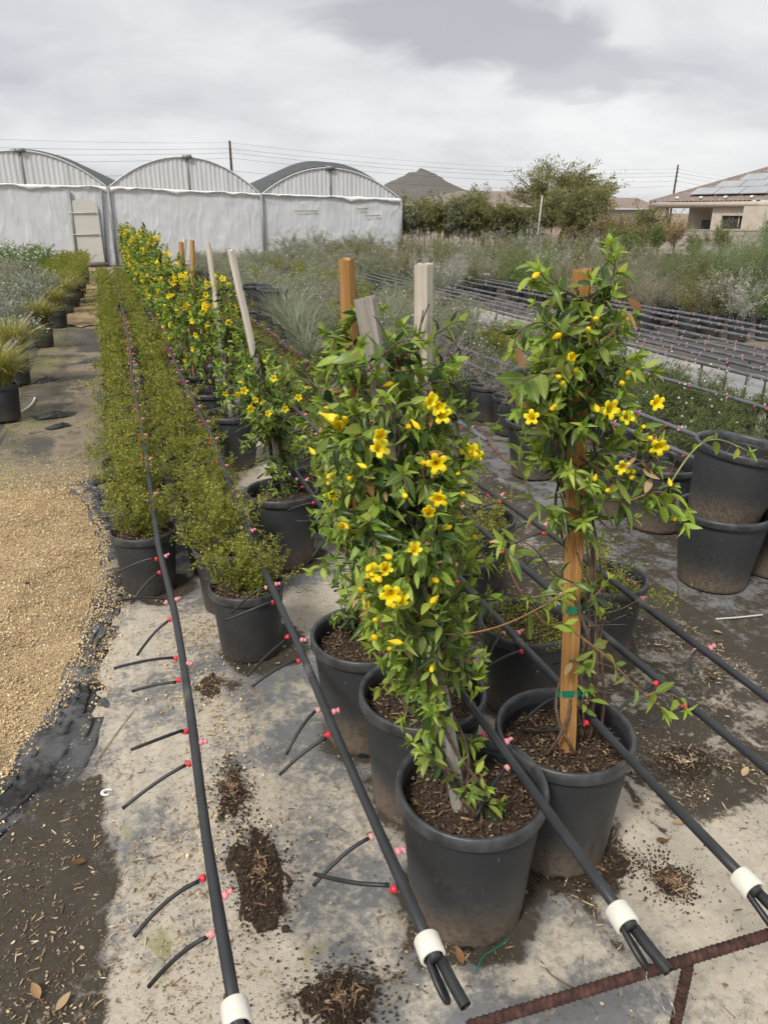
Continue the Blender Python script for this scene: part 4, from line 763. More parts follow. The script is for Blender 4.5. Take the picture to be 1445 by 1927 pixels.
# ------------------------------------------------------------------ climbing vine
def grow_shoot(rng, p0, d0, length, droop=.5, step=.022, wander=.25):
    n = max(4, int(length / step)); P = [np.asarray(p0, float)]; d = unit(d0)
    for i in range(n):
        d = unit(d + rng.normal(0, wander * .4, 3) + np.array([0, 0, -droop * step * 3.0 * (i / n)])); P.append(P[-1] + d * step)
    return np.array(P)
def shoot_leaves(rng, P, Lf, out, size=.055, young=.2, dead=.03, dens=1.0, start=1, tone=0.25, whorl=True):
    n = len(P); T = unit(np.gradient(P, axis=0)); az = rng.rand() * PI
    for i in range(start, n):
        if rng.rand() > dens: continue
        t = i / (n - 1); s = size * (1.05 - .55 * t ** 3) * (.55 + .75 * rng.rand())
        a = unit(np.cross(T[i], [0.13, .1, 1.0])); b = np.cross(T[i], a); az += PI / 2 + rng.normal(0, .3)
        for sgn in (1, -1):
            if rng.rand() < .10: continue
            rad = a * math.cos(az) * sgn + b * math.sin(az) * sgn
            d = unit(rad * (1.0 - .35 * t) + T[i] * (.55 + .5 * t) + np.array([0, 0, -.28 + rng.normal(0, .22)]) + rng.normal(0, .14, 3))
            u = unit(T[i] * .9 + np.array([0, 0, .75]) + rng.normal(0, .28, 3))
            q = rng.rand(); c = 3 if q < dead else (2 if (t > .72 and rng.rand() < young * 3) or rng.rand() < young * .25 else (1 if rng.rand() < tone + .4 * t else 0))
            out.append((P[i] + rad * .004, d, u, s * (1.0 if c != 3 else .8), c))
    if whorl:
        for k in range(5):
            th = k * 1.256 + rng.rand(); a = unit(np.cross(T[-1], [.1, .2, 1.0])); b = np.cross(T[-1], a)
            out.append((P[-1], unit(T[-1] * .9 + .6 * (a * math.cos(th) + b * math.sin(th))), unit(T[-1] + [0, 0, .3]), size * .62 * (.7 + .5 * rng.rand()), 2 if rng.rand() < young * 2.2 else 1))
def vine_leaves(rng, axis, prof, n_shoots, **kw):
    """axis: stake points from soil up; prof: (t, radius, density) along it"""
    leaves, stems = [], []; axis = np.asarray(axis, float); prof = np.asarray(prof, float)
    tt = np.linspace(0, 1, 200); w = np.interp(tt, prof[:, 0], prof[:, 2]); w = w / w.sum(); cdf = np.cumsum(w)
    for k in range(n_shoots):
        t = tt[np.searchsorted(cdf, rng.rand() * .9999)]; c = axis[0] + (axis[-1] - axis[0]) * t; Rr = np.interp(t, prof[:, 0], prof[:, 1])
        ph = rng.rand() * 2 * PI; o = np.array([math.cos(ph), math.sin(ph), 0]); L_ = Rr * (.55 + .75 * rng.rand())
        p0 = c + o * .02; d0 = unit(o + np.array([0, 0, .35 + rng.normal(0, .55)]) + .35 * np.array([-o[1], o[0], 0]) * rng.normal())
        P = grow_shoot(rng, p0, d0, L_, droop=2.2 * rng.rand(), step=.020); stems.append(P); shoot_leaves(rng, P, L_, leaves, **kw)
    return leaves, stems
def twine(rng, axis, n, r0=.012, turns=2.0, z_end=.95, rad=.028):
    axis = np.asarray(axis, float); mb = MB()
    for k in range(n):
        t = np.linspace(0, z_end * (.6 + .4 * rng.rand()), 46); ph = rng.rand() * 6.28 + turns * (1 if k % 2 else -1) * t * 2 * PI * (.4 + .8 * rng.rand()); c = axis[0] + (axis[-1] - axis[0]) * t[:, None]
        rr = rad * (1 + .5 * np.sin(t * 21 + k)) + .035 * (1 - np.clip(t * 7, 0, 1)) * rng.rand() * 1.5; mb.add(*tube(c + np.c_[np.cos(ph) * rr, np.sin(ph) * rr, 0 * t], np.linspace(.0055, .0022, 46) * (.7 + .6 * rng.rand()), 5))
    return mb
def finish_vine(root, loc, leaves, stems, rng, n_single, stem_mat='twig_brown'):
    loc = np.asarray(loc, float); pos = np.array([l[0] for l in leaves]); d = np.array([l[1] for l in leaves]); u = np.array([l[2] for l in leaves]); s = np.array([l[3] for l in leaves]); c = np.array([l[4] for l in leaves])
    Rm = frames(d, u); k = rng.randint(0, 5, len(s)); single = np.zeros(len(s), bool)
    if n_single:                                       # the largest leaves in view are pieces of their own
        v = CAM - (pos + loc); dist = np.linalg.norm(v, axis=1); vu = v / dist[:, None]; ctr = np.c_[np.full(len(s), np.median(pos[:, 0])), np.full(len(s), np.median(pos[:, 1])), pos[:, 2]]
        front = np.einsum('ij,ij->i', pos - ctr, vu); score = s ** 2 * (np.abs(np.einsum('ij,ij->i', Rm[:, :, 2], vu)) + .25) / dist ** 2 * np.clip(front * 9 + .45, .02, 2)
        single[np.argsort(-score)[:n_single]] = True
        for i in np.where(single)[0]: put('leaf', LEAF_M[c[i], k[i]], root, pos[i], Rm[i], s[i])
    for ci, cn in enumerate(LCLASS):
        mb = MB()
        for ti in range(5):
            m_ = (~single) & (c == ci) & (k == ti)
            if m_.any(): scatter(mb, LEAF_T[ti], Rm[m_], pos[m_], s[m_])
        if mb.n: obj('foliage', mb, M[cn], root, kind='stuff')
    mb = MB()
    for P in stems: mb.add(*tube(P[::2] if len(P) > 5 else P, np.linspace(.0022, .0009, len(P[::2] if len(P) > 5 else P)), 4, cap=False))
    if mb.n: obj('shoot_stems', mb, M[stem_mat], root, kind='stuff')
def add_flowers(root, loc, spots, rng, name='flower', me=None, size=1.0):
    """spots: photo column, row and distance Y of the bloom"""
    loc = np.asarray(loc, float)
    for s in spots:
        p = atY(s[0], s[1], s[2]); v = unit(CAM - p); f = unit(v + np.array(s[3] if len(s) > 3 else (rng.normal(0, .45), 0, rng.normal(-.1, .35)))); Rm = frames(f, rand_rot(rng, 1)[0][0])
        sc = size * (.70 + .28 * rng.rand()); q_ = rng.rand(); put(name, me or (FLOWER_M if q_ < .6 else FLOWER_HALF if q_ < .85 else FLOWER_WILT), root, p - loc - f * .035 * sc, Rm, sc)
def ties(root, axis, ts, rng, mat='tie_green', r=.030):
    axis = np.asarray(axis, float)
    for t in ts:
        c = axis[0] + (axis[-1] - axis[0]) * t; n = 26; a = np.linspace(0, 2 * PI, n + 1)[:-1]; mb = MB(); h = .011; rr = r * (1 + .18 * np.cos(2 * a + t * 9)); V = np.concatenate([c + np.c_[rr * np.cos(a), rr * np.sin(a) * .9, h * s + .008 * np.sin(a + t * 20)] for s in (-1, 1)])
        j = np.arange(n); mb.add(V, np.stack([j, (j + 1) % n, n + (j + 1) % n, n + j], -1)); e = c + [r * .8, -r * .6, 0]
        mb.add(*box(e + [.012, -.012, .004], (.045, .002, .018), rng.rand() * 2)); obj('plant_tie', mb, M[mat], root)

ANCH = []
def attach(rng, loc, lv, st, spots):
    A_ = np.concatenate([P for P in st] + ANCH)
    for s in spots:
        p = atY(s[0], s[1], s[2]); v = unit(CAM - p); b = p - loc - v * .036; d = np.linalg.norm((A_ - b) * [1, 1, .8] + [0, 0, .012], axis=1); q = A_[d.argmin()]
        if d.min() < .006: continue
        P = smooth3([q, q * .55 + b * .45 + rng.normal(0, .006, 3), b], 10); st.append(P); ln = np.linalg.norm(q - b)
        Q = P[np.linspace(0, 9, max(3, int(ln / .016) + 2)).astype(int)]; shoot_leaves(rng, Q, ln, lv, size=.045, young=.35, dead=.03, tone=.5, whorl=False); a = rng.normal(0, 1, (3, 3))
        for k in range(3): lv.append((b, unit(-v * .5 + a[k]), unit(v + rng.normal(0, .4, 3)), .036 + .012 * rng.rand(), 1 if rng.rand() < .7 else 2))
VROW = 'yellow flowering vines in the row of black pots'
def big_vine(label, X, Y, stake, prof, n_shoots, n_single, seed, flowers, buds, wood_, kind, w, tie_t=(.45, .7), extra=None, size=.053, nchip=700, tone=.25, young=.2, dead=.03, tw=.4, stems=8, d=None, rad=.028, twmat='twig_brown', z_end=.95):
    rng = R_(seed); loc = np.array([X, Y, 0.0]); root = thing('potted_vine', label, 'potted vine', tuple(loc), 0, VROW); add_pot(root, BIG); add_soil(root, .172, .335, seed, nchip)
    base, top = np.asarray(stake[0]) - loc, np.asarray(stake[1]) - loc; add_stake(root, base, top, w, kind, wood_, tw, d); axis = [base, top]
    obj('main_stems', twine(rng, axis, stems, rad=rad, z_end=z_end), M[twmat], root, kind='stuff')
    lv, st = vine_leaves(rng, axis, prof, n_shoots, size=size, tone=tone, young=young, dead=dead)
    ANCH.clear()
    if extra: extra(root, loc, rng, lv, st)
    attach(rng, loc, lv, st, list(flowers) + list(buds))
    finish_vine(root, loc, lv, st, rng, n_single); ties(root, axis, tie_t, rng)
    add_flowers(root, loc, flowers, rng); add_flowers(root, loc, buds, rng, 'flower_bud', BUD_M, .95)
    for a in (4.3, 5.6):                               # drain notches at the foot of the pot
        m_ = MB(); n = 12; th = np.linspace(0, PI, n); pts = np.c_[np.cos(th) * .018, np.sin(th) * .020]; q = a + pts[:, 0] / .152; m_.add(np.c_[np.cos(q) * .1545, np.sin(q) * .1545, pts[:, 1]], [list(range(n))]); obj('drain_hole', m_, M['tube_black'], root, smooth=False)
    return root, loc
def path3(pts, n=40):
    pts = np.asarray(pts, float); t = np.linspace(0, 1, len(pts)); tt = np.linspace(0, 1, n); return np.stack([np.interp(tt, t, pts[:, k]) for k in range(3)], -1)
def smooth3(pts, n=40):
    P = path3(pts, n * 3); k = max(3, n // 3)
    for _ in range(2):
        Q = np.pad(P, ((k, k), (0, 0)), mode='edge'); C = np.cumsum(np.vstack([np.zeros((1, 3)), Q]), 0); S_ = (C[2 * k + 1:] - C[:-2 * k - 1]) / (2 * k + 1); w = np.minimum(np.arange(len(P)), np.arange(len(P))[::-1]) / k; w = np.clip(w, 0, 1)[:, None]; P = S_ * w + P * (1 - w)
    return P[np.linspace(0, len(P) - 1, n).astype(int)]

# A: the leaning vine in the pot nearest the camera
def runner(root, loc, rng, lv, st, pts, n=60, size=.055, young=.9, dens=.5, mat='twig_red', r=.0024, dead=0.0, sp=.030, tone=.7):
    P = smooth3([atY(*q) for q in pts], n) - loc; mb = MB(); mb.add(*tube(P, np.linspace(r, r * .5, n), 6)); obj('runner_stem', mb, M[mat], root); ANCH.append(P)
    ln = np.linalg.norm(np.diff(P, axis=0), axis=1).sum(); Q = P[np.linspace(0, n - 1, max(4, int(ln / sp))).astype(int)]
    shoot_leaves(rng, Q, ln, lv, size=size, young=young, dead=dead, dens=dens, tone=tone, start=1)
def extraA(root, loc, rng, lv, st):
    runner(root, loc, rng, lv, st, [(640, 760, 1.55), (560, 700, 1.7), (600, 660, 1.6), (700, 700, 1.5)], 40, .06, .3, .5, 'twig_brown', tone=.5)
    runner(root, loc, rng, lv, st, [(690, 700, 1.5), (750, 640, 1.45), (800, 640, 1.42)], 30, .06, .4, .8, 'twig_brown', tone=.6)
    runner(root, loc, rng, lv, st, [(780, 1180, 1.32), (850, 1200, 1.24), (950, 1180, 1.22), (1040, 1130, 1.24), (1060, 1120, 1.26)], 60, .055, .8, .45)
    runner(root, loc, rng, lv, st, [(865, 1460, 1.30), (815, 1430, 1.25), (790, 1410, 1.22)], 14, .05, .1, 1)
    runner(root, loc, rng, lv, st, [(860, 1500, 1.30), (900, 1450, 1.24), (915, 1480, 1.20)], 14, .05, .1, 1)
    runner(root, loc, rng, lv, st, [(840, 1370, 1.33), (830, 1345, 1.28), (815, 1340, 1.25)], 12, .05, .1, 1)
bA = np.r_[at(868, 1525, .34)]; tA = atY(685, 562, 1.56)
flA = [(625, 787, 1.45), (640, 800, 1.47), (715, 818, 1.33, (.1, 0, .05)), (715, 842, 1.35), (812, 755, 1.42), (826, 765, 1.40), (832, 780, 1.40), (822, 872, 1.33), (883, 848, 1.45), (896, 855, 1.45), (807, 963, 1.20, (.0, 0, .1)),
       (825, 940, 1.22), (780, 1033, 1.17, (.1, 0, .2)), (625, 932, 1.40), (735, 1120, 1.17), (712, 1075, 1.22), (726, 1070, 1.20), (700, 1080, 1.22), (755, 1130, 1.2)]
buA = [(645, 786, 1.46), (593, 855, 1.4), (640, 985, 1.3), (655, 995, 1.3), (615, 900, 1.4), (618, 912, 1.42), (800, 872, 1.35), (770, 805, 1.4), (790, 808, 1.4), (860, 895, 1.4), (715, 1095, 1.2), (705, 1168, 1.2), (700, 1200, 1.2), (735, 1222, 1.2), (812, 1265, 1.2), (825, 1095, 1.2), (810, 1135, 1.2), (737, 1050, 1.2), (757, 1210, 1.2), (850, 990, 1.25), (722, 1062, 1.2), (690, 1075, 1.22), (745, 1140, 1.2), (660, 900, 1.4), (872, 930, 1.35), (690, 880, 1.36), (765, 935, 1.28), (675, 1110, 1.24), (610, 770, 1.48), (740, 720, 1.45)]
profA = [(0, .05, 0), (.10, .06, .15), (.17, .07, .1), (.26, .08, .35), (.34, .125, 1.0), (.5, .135, 1.1), (.7, .145, 1.1), (.88, .125, 1.1), (.93, .09, .4), (1, .03, 0)]
big_vine('leaning yellow flowered vine on weathered grey stake in the pot nearest the viewer', .70, 1.34, (bA, tA), profA, 190, 295, 11, flA, buA, 'wood_grey', 'ribbed', .040, (.42, .66), extraA, dead=.08, young=.26, stems=12, tone=.32)
# B and C: close behind it
profB = [(0, .05, .1), (.06, .08, .5), (.15, .11, 1), (.4, .135, 1), (.7, .125, 1), (.8, .08, .3), (1, .03, 0)]
flB = [(815, 748, 1.6), (660, 1000, 1.62), (835, 1000, 1.6)]
big_vine('vine on pale ribbed stake in the second pot of the near cluster', .73, 1.75, (at(797, 1330, .34), atY(797, 497, 1.78)), profB, 110, 200, 12, flB, [(865, 900, 1.6), (700, 1170, 1.62), (890, 1010, 1.6)], 'wood_pale', 'ribbed', .036, (.5, .62), tw=.1, tone=.35, dead=.05)
profC = [(0, .05, .3), (.06, .08, .9), (.15, .12, 1), (.3, .15, 1), (.5, .16, 1), (.7, .13, 1), (.8, .07, .3), (1, .03, 0)]
def extraC(root, loc, rng, lv, st):
    runner(root, loc, rng, lv, st, [(660, 1060, 2.0), (620, 1060, 1.9), (590, 1075, 1.85)], 14, .05, .5, 1, tone=.8)
    runner(root, loc, rng, lv, st, [(650, 690, 2.1), (610, 680, 2.0), (650, 620, 2.0), (665, 590, 2.05)], 30, .055, .5, .8, 'twig_brown', tone=.7)
big_vine('vine on orange wooden stake in the third pot of the near cluster', .67, 2.12, (at(690, 1200, .34), atY(651, 487, 2.16)), profC, 120, 200, 13, [(620, 935, 1.95), (690, 1140, 1.95)], [(600, 850, 1.95), (650, 1000, 1.95), (665, 990, 1.95), (640, 945, 1.95)], 'wood_orange', 'plain', .040, (.36, .6), extraC, tw=.05, tone=.4, young=.25)
# R: upright vine on the bare orange stake
def extraR(root, loc, rng, lv, st):
    R1 = lambda *p, **k: runner(root, loc, rng, lv, st, list(p), **k)
    R1((1110, 640, 1.45), (1140, 560, 1.45), (1160, 500, 1.44), (1150, 465, 1.44), n=30, size=.06, dens=1, young=.8, mat='twig_brown', sp=.018)
    R1((1085, 640, 1.45), (1020, 600, 1.38), (975, 620, 1.36), (965, 655, 1.35), n=30, size=.055, dens=.9, young=.35, mat='twig_brown', tone=.5)
    R1((1080, 700, 1.45), (1020, 700, 1.38), (980, 720, 1.36), (970, 770, 1.35), n=26, size=.055, dens=.8, young=.3, mat='twig_brown', tone=.5)
    R1((1090, 560, 1.45), (1050, 540, 1.40), (1025, 525, 1.38), (1015, 510, 1.38), n=22, size=.055, dens=1, young=.6, mat='twig_brown', tone=.6)
    R1((1090, 880, 1.45), (1140, 850, 1.38), (1190, 860, 1.34), (1230, 880, 1.33), n=26, size=.05, dens=.8, young=.2, mat='twig_brown', tone=.5)
    R1((1090, 860, 1.45), (1150, 900, 1.36), (1200, 900, 1.33), (1250, 950, 1.31), (1285, 985, 1.30), n=36, size=.062, dens=.7, young=.45, tone=.7, mat='twig_brown')
    R1((1090, 920, 1.45), (1140, 1000, 1.38), (1180, 985, 1.34), (1215, 960, 1.32), n=26, size=.06, dens=.7, young=.4, tone=.7, mat='twig_brown')
    R1((1080, 900, 1.45), (1150, 960, 1.36), (1210, 930, 1.33), (1255, 920, 1.32), (1290, 960, 1.32), n=36, size=.065, dens=.55, young=.5, tone=.8)
    R1((1240, 935, 1.33), (1250, 930, 1.33), (1290, 860, 1.36), (1330, 820, 1.40), (1370, 830, 1.44), (1410, 850, 1.46), n=44, size=.045, dens=.35, young=1.0, mat='twig_green', r=.003)
    R1((1080, 990, 1.45), (1010, 960, 1.40), (985, 900, 1.38), (970, 850, 1.38), (1000, 800, 1.38), n=36, size=.06, dens=.9, young=.75, mat='twig_green', tone=.8)
    R1((1085, 1100, 1.42), (1040, 1080, 1.34), (1000, 1020, 1.30), (950, 1020, 1.28), n=26, size=.065, dens=.6, young=.6, mat='twig_brown', tone=.8)
    R1((950, 1020, 1.28), (952, 1060, 1.27), (975, 1110, 1.27), (1010, 1160, 1.27), (1030, 1180, 1.27), (1062, 1175, 1.27), n=44, size=.06, dens=.5, young=.8)
    R1((1062, 1175, 1.30), (1100, 1205, 1.28), (1150, 1240, 1.24), (1190, 1290, 1.22), (1230, 1320, 1.22), (1250, 1340, 1.22), n=50, size=.055, dens=.6, young=.7)
    R1((1215, 1310, 1.22), (1240, 1300, 1.22), (1275, 1310, 1.22), (1290, 1335, 1.22), n=20, size=.045, dens=.7, young=.8)
    R1((1060, 1160, 1.27), (1070, 1130, 1.26), (1050, 1115, 1.26), (1000, 1125, 1.26), n=22, size=.05, dens=.6, young=1, mat='twig_green')
    R1((1100, 1140, 1.42), (1130, 1110, 1.40), (1145, 1090, 1.4), n=14, size=.04, dens=.8, young=.8, tone=.8)
    for (x, y) in ((1195, 860), (1210, 880), (1225, 900), (1205, 870), (1235, 912), (1170, 585), (1180, 560), (1160, 610), (970, 655), (1185, 600)):   # withered leaves
        p = atY(x, y, 1.33) - loc; lv.append((p, unit([rng.normal(), -.5, -.8]), unit(rng.normal(0, 1, 3)), .045, 3))
    mb = MB()
    for k in range(7):                                 # bare lower stems rising from the soil
        a = atY(1108 + rng.normal() * 10, 1395 + rng.normal() * 8, 1.44) - loc; b = atY(1112 + rng.normal() * 12, 1150 + rng.normal() * 60, 1.44) - loc; c = atY(1102 + rng.normal() * 8, 900, 1.45) - loc
        mb.add(*tube(smooth3([a, (a + b) / 2 + rng.normal(0, .012, 3), b, c], 24), np.linspace(.005, .0025, 24), 5))
    for k in range(10):
        a = atY(1095 + rng.normal() * 8, 1300 - 20 * k, 1.43) - loc; b = a + rng.normal(0, .05, 3) + [.07, -.02, -.02]; mb.add(*tube(smooth3([a, (a + b) / 2 + rng.normal(0, .012, 3), b], 10), np.linspace(.002, .0008, 10), 4))
    obj('bare_stems', mb, M['twig_brown'], root, kind='stuff')
flR = [(1237, 758, 1.33, (.5, 0, -.1)), (1000, 785, 1.33, (-.3, 0, .2)), (1240, 842, 1.31, (.3, 0, -.5)), (1180, 785, 1.34), (1075, 672, 1.32), (1150, 770, 1.33), (1172, 880, 1.33)]
buR = [(1105, 618, 1.30), (1122, 600, 1.32), (1056, 628, 1.32), (1085, 694, 1.32), (1055, 710, 1.32), (1062, 718, 1.32), (1185, 700, 1.33), (1170, 722, 1.33), (1210, 805, 1.32), (1232, 832, 1.31), (1225, 826, 1.31), (1035, 770, 1.33), (1045, 765, 1.33), (1262, 915, 1.31), (1270, 975, 1.31), (1105, 905, 1.36), (1118, 905, 1.36), (1190, 885, 1.33), (1185, 900, 1.33), (1003, 522, 1.36), (1180, 600, 1.36), (1125, 775, 1.33), (1140, 925, 1.35)]
profR = [(0, .02, 0), (.16, .04, .03), (.22, .05, .05), (.50, .05, .05), (.58, .10, .5), (.64, .125, 1.0), (.75, .13, 1.2), (.9, .12, 1.2), (.96, .08, .7), (1.0, .05, .1)]
big_vine('tall vine on bare orange stake in the right hand near pot', 1.04, 1.45, (at(1067, 1412, .34), atY(1096, 508, 1.50)), profR, 98, 295, 14, flR, buR, 'wood_orange', 'ribbed', .045, (.15, .36, .72), extraR, size=.054, nchip=900, tw=.25, stems=3, young=.36, tone=.42, dead=.04, rad=.032)
# D: white stake
profD = [(0, .03, .1), (.06, .06, .5), (.15, .11, 1), (.3, .16, 1.1), (.42, .17, 1.1), (.55, .19, 1.2), (.62, .10, .4), (.66, .05, 0), (1, .03, 0)]
flD = [(472, 770, 3.4), (460, 735, 3.4), (448, 742, 3.4), (537, 770, 3.4), (562, 748, 3.4), (515, 712, 3.4), (505, 778, 3.4), (480, 752, 3.4)]
buD = [(470, 690, 3.4), (520, 692, 3.4), (575, 730, 3.4), (490, 760, 3.4), (500, 680, 3.4), (545, 700, 3.4), (450, 720, 3.4)]
big_vine('dark leaved vine with tall white stake above it, fourth pot of the vine row', .69, 3.63, (at(536, 925, .34), atY(434, 470, 3.75)), profD, 120, 150, 15, flD, buD, 'wood_pale', 'plain', .030, (.3,), size=.052, nchip=200, dead=.04, tw=.3, z_end=.6)

# ================================================================== SHRUBS AND GRASSES
SL = (np.array([(0, 0, 0), (-.26, .45, .10), (0, 1, -.05), (.26, .45, .10)]), np.array([[0, 3, 2, 1]]))
SLN = (np.array([(0, 0, 0), (-.12, .5, .05), (0, 1, -.08), (.12, .5, .05)]), np.array([[0, 3, 2, 1]]))
def shrub_meshes(seed, h, spread, nb, nsec, sec, nleaf, leaf, up=.8, narrow=False, leafmat='shrub_leaf', twigmat='twig_brown', z0=.30, twr=.0022, droop=.2, r0=.03, tsides=3, flowers=0, fl_mat='petal_white', bare=.0):
    rng = R_(seed); twigs = MB(); pos, dr = [], []; tips = []
    for b in range(nb):
        ph = rng.rand() * 2 * PI; o = np.array([math.cos(ph), math.sin(ph), 0]); k = rng.rand() ** .6
        d = unit(o * spread * k + np.array([0, 0, up * (1.15 - .55 * k)]) + rng.normal(0, .12, 3)); L_ = h * (.65 + .5 * rng.rand()) * (1.0 - .12 * k)
        n = 8; P = [np.array([r0 * rng.normal(), r0 * rng.normal(), z0 - .02])]
        for i in range(n): d = unit(d + rng.normal(0, .10, 3) + [0, 0, -droop * i / n * .25]); P.append(P[-1] + d * L_ / n)
        P = np.array(P); twigs.add(*tube(P, np.linspace(twr * 1.5, twr * .5, n + 1), tsides, cap=False)); tips.append(P[-1]); T = unit(np.gradient(P, axis=0))
        for s_ in range(nsec):
            i = rng.randint(2, n + 1); dd = unit(T[i] * .6 + rng.normal(0, .75, 3) + [0, 0, .2]); m = 4; ls = sec * (.4 + .9 * rng.rand()); Q = P[i] + dd * ls * np.linspace(0, 1, m)[:, None] + np.cumsum(rng.normal(0, sec * .06, (m, 3)), 0)
            twigs.add(*tube(Q, np.linspace(twr * .6, twr * .25, m), 3, cap=False)); tips.append(Q[-1])
            if rng.rand() < bare: continue
            t = rng.rand(nleaf); q = Q[0] + (Q[-1] - Q[0]) * t[:, None]; pos.append(q + rng.normal(0, sec * .10, (nleaf, 3))); dr.append(unit(dd + rng.normal(0, .8, (nleaf, 3))))
    fol = MB(); pos = np.concatenate(pos); dr = np.concatenate(dr); n = len(pos)
    scatter(fol, SLN if narrow else SL, frames(dr, rng.normal(0, 1, (n, 3)) + [0, 0, .8]), pos, leaf * (.6 + .7 * rng.rand(n)))
    out = [('foliage', fol.mesh('foliage', False), leafmat), ('twigs', twigs.mesh('twigs'), twigmat)]
    if flowers:
        tips = np.array(tips); hi = tips[np.argsort(-tips[:, 2] - .3 * rng.rand(len(tips)))[:flowers * 2]]; f = hi[rng.permutation(len(hi))[:flowers]]; fm = MB()
        scatter(fm, FLOWER_FAR_T, rand_rot(rng, len(f)), f, np.full(len(f), .42 if h < .6 and flowers < 6 else 1.1)); out.append(('flowers', fm.mesh('flowers'), fl_mat))
    for _, me, mt in out: me.materials.append(M[mt])
    return out
def grass_meshes(seed, h, n, mat, z0=.30, w=.0035, lean=.9, r0=.06):
    rng = R_(seed); mb = MB(); k = 7; t = np.linspace(0, 1, k)
    for b in range(n):
        ph = rng.rand() * 2 * PI; o = np.array([math.cos(ph), math.sin(ph), 0]); q = r0 * math.sqrt(rng.rand()); p2 = rng.rand() * 6.3; L_ = h * (.6 + .6 * rng.rand()); le = lean * (.3 + .9 * rng.rand())
        z = L_ * (t - .42 * le * t ** 2.2); r = L_ * le * .85 * t ** 1.7; P = np.array([math.cos(p2) * q, math.sin(p2) * q, z0]) + o * r[:, None] + np.c_[0 * t, 0 * t, z]; sd = np.array([-o[1], o[0], 0]); ww = w * (1 - t ** 2 * .95)
        V = np.concatenate([P - sd * ww[:, None], P + sd * ww[:, None]]); j = np.arange(k - 1); mb.add(V, np.stack([j, j + k, j + k + 1, j + 1], -1))
    me = mb.mesh('blades'); me.materials.append(M[mat]); return [('blades', me, mat)]
SM_SOIL = [soil_mesh(.142, .285, 70 + i) for i in range(2)]; MD_SOIL = [soil_mesh(.155, .31, 74 + i) for i in range(2)]
for s_ in SM_SOIL + MD_SOIL: s_.materials.append(M['peat'])
def chip_mesh(r, z, n, seed):
    rng = R_(seed); a = rng.rand(n) * 2 * PI; q = r * np.sqrt(rng.rand(n)); me = chips_mb(np.c_[q * np.cos(a), q * np.sin(a), z + .014 + .008 * rng.rand(n)], rng, .010, .034).mesh('bark_mulch', False); me.materials.append(M['chip']); return me
CHIPS = [chip_mesh(.138, .285, 160, 500 + i) for i in range(3)]
def place(name, label, cat, group, X, Y, parts, rz=0.0, sc=1.0, pot=SMALL, near=False, soil=None, lean=None, pz=0.0):
    root = thing(name, label, cat, (X, Y, pz), rz, group); p = obj('pot', pot[0], None, root)
    if near: obj('rim', pot[1], None, p)
    if soil is not None: obj('soil', soil, None, root)
    for nm, me, mt in parts:
        o = obj(nm, me, None, root, kind='stuff'); o.scale = (sc, sc, sc)
        if sc != 1.0: o.location = (0, 0, .30 * (1 - sc))
        if lean: o.rotation_euler = lean; 
    return root
BOXN = [shrub_meshes(100 + i, .33, .66, 32, 15, .075, 14, .0145, up=.82, twr=.0013, twigmat='twig_green') for i in range(4)]
BOXF = [shrub_meshes(110 + i, .36, .60, 22, 12, .080, 10, .022, up=.85, twr=.0013, twigmat='twig_green') for i in range(3)]
BOXT = [shrub_meshes(120 + i, .25, 1.2, 26, 11, .07, 10, .0135, up=.55, twr=.0013, twigmat='twig_green') for i in range(2)]
AIRY = [shrub_meshes(130 + i, .46, .80, 24, 13, .11, 10, .028, narrow=True, leafmat='grey_leaf', twigmat='twig_grey', flowers=3) for i in range(3)]
TWIG = [shrub_meshes(140 + i, .42, 1.15, 16, 9, .15, 5, .014, leafmat='grey_leaf', twigmat='twig_grey', bare=.45, twr=.0034, up=.7, flowers=2) for i in range(3)]
THYME = [shrub_meshes(150 + i, .25, 1.5, 40, 13, .06, 10, .013, leafmat='thyme_leaf', up=.45, twr=.0014, flowers=3, z0=.26) for i in range(3)]
SILV = [shrub_meshes(160 + i, .55, .5, 22, 14, .08, 9, .017, leafmat='silver_leaf', twigmat='twig_grey', up=1.1) for i in range(2)]
SAGE = [shrub_meshes(165 + i, .42, 1.0, 26, 12, .10, 9, .022, leafmat='sage_leaf', twigmat='twig_grey', up=.8) for i in range(2)]
FRESH = [shrub_meshes(170 + i, .55, .7, 22, 12, .12, 9, .026, leafmat='fresh_leaf') for i in range(2)]
ROSE = [shrub_meshes(175, .50, .8, 22, 12, .12, 9, .030, leafmat='fresh_leaf', flowers=12)]
OLIVE = [shrub_meshes(180 + i, .60, .55, 22, 13, .12, 9, .022, leafmat='olive_leaf', narrow=False) for i in range(2)]
RUST = [shrub_meshes(185 + i, .50, .6, 20, 12, .14, 6, .018, leafmat='rust_leaf', twigmat='twig_grey', narrow=True) for i in range(2)]
GRASS = [grass_meshes(190 + i, .42, 950, 'grass_blade', w=.0038, lean=1.2, r0=.09) for i in range(2)]; GGRASS = [grass_meshes(195 + i, .75, 260, 'grey_blade', w=.003, lean=1.1, r0=.08) for i in range(2)]
WILLOW = [shrub_meshes(200 + i, 1.25, .75, 46, 20, .26, 12, .040, leafmat='fresh_leaf', twigmat='twig_grey', narrow=True, up=1.0, twr=.004) for i in range(2)]

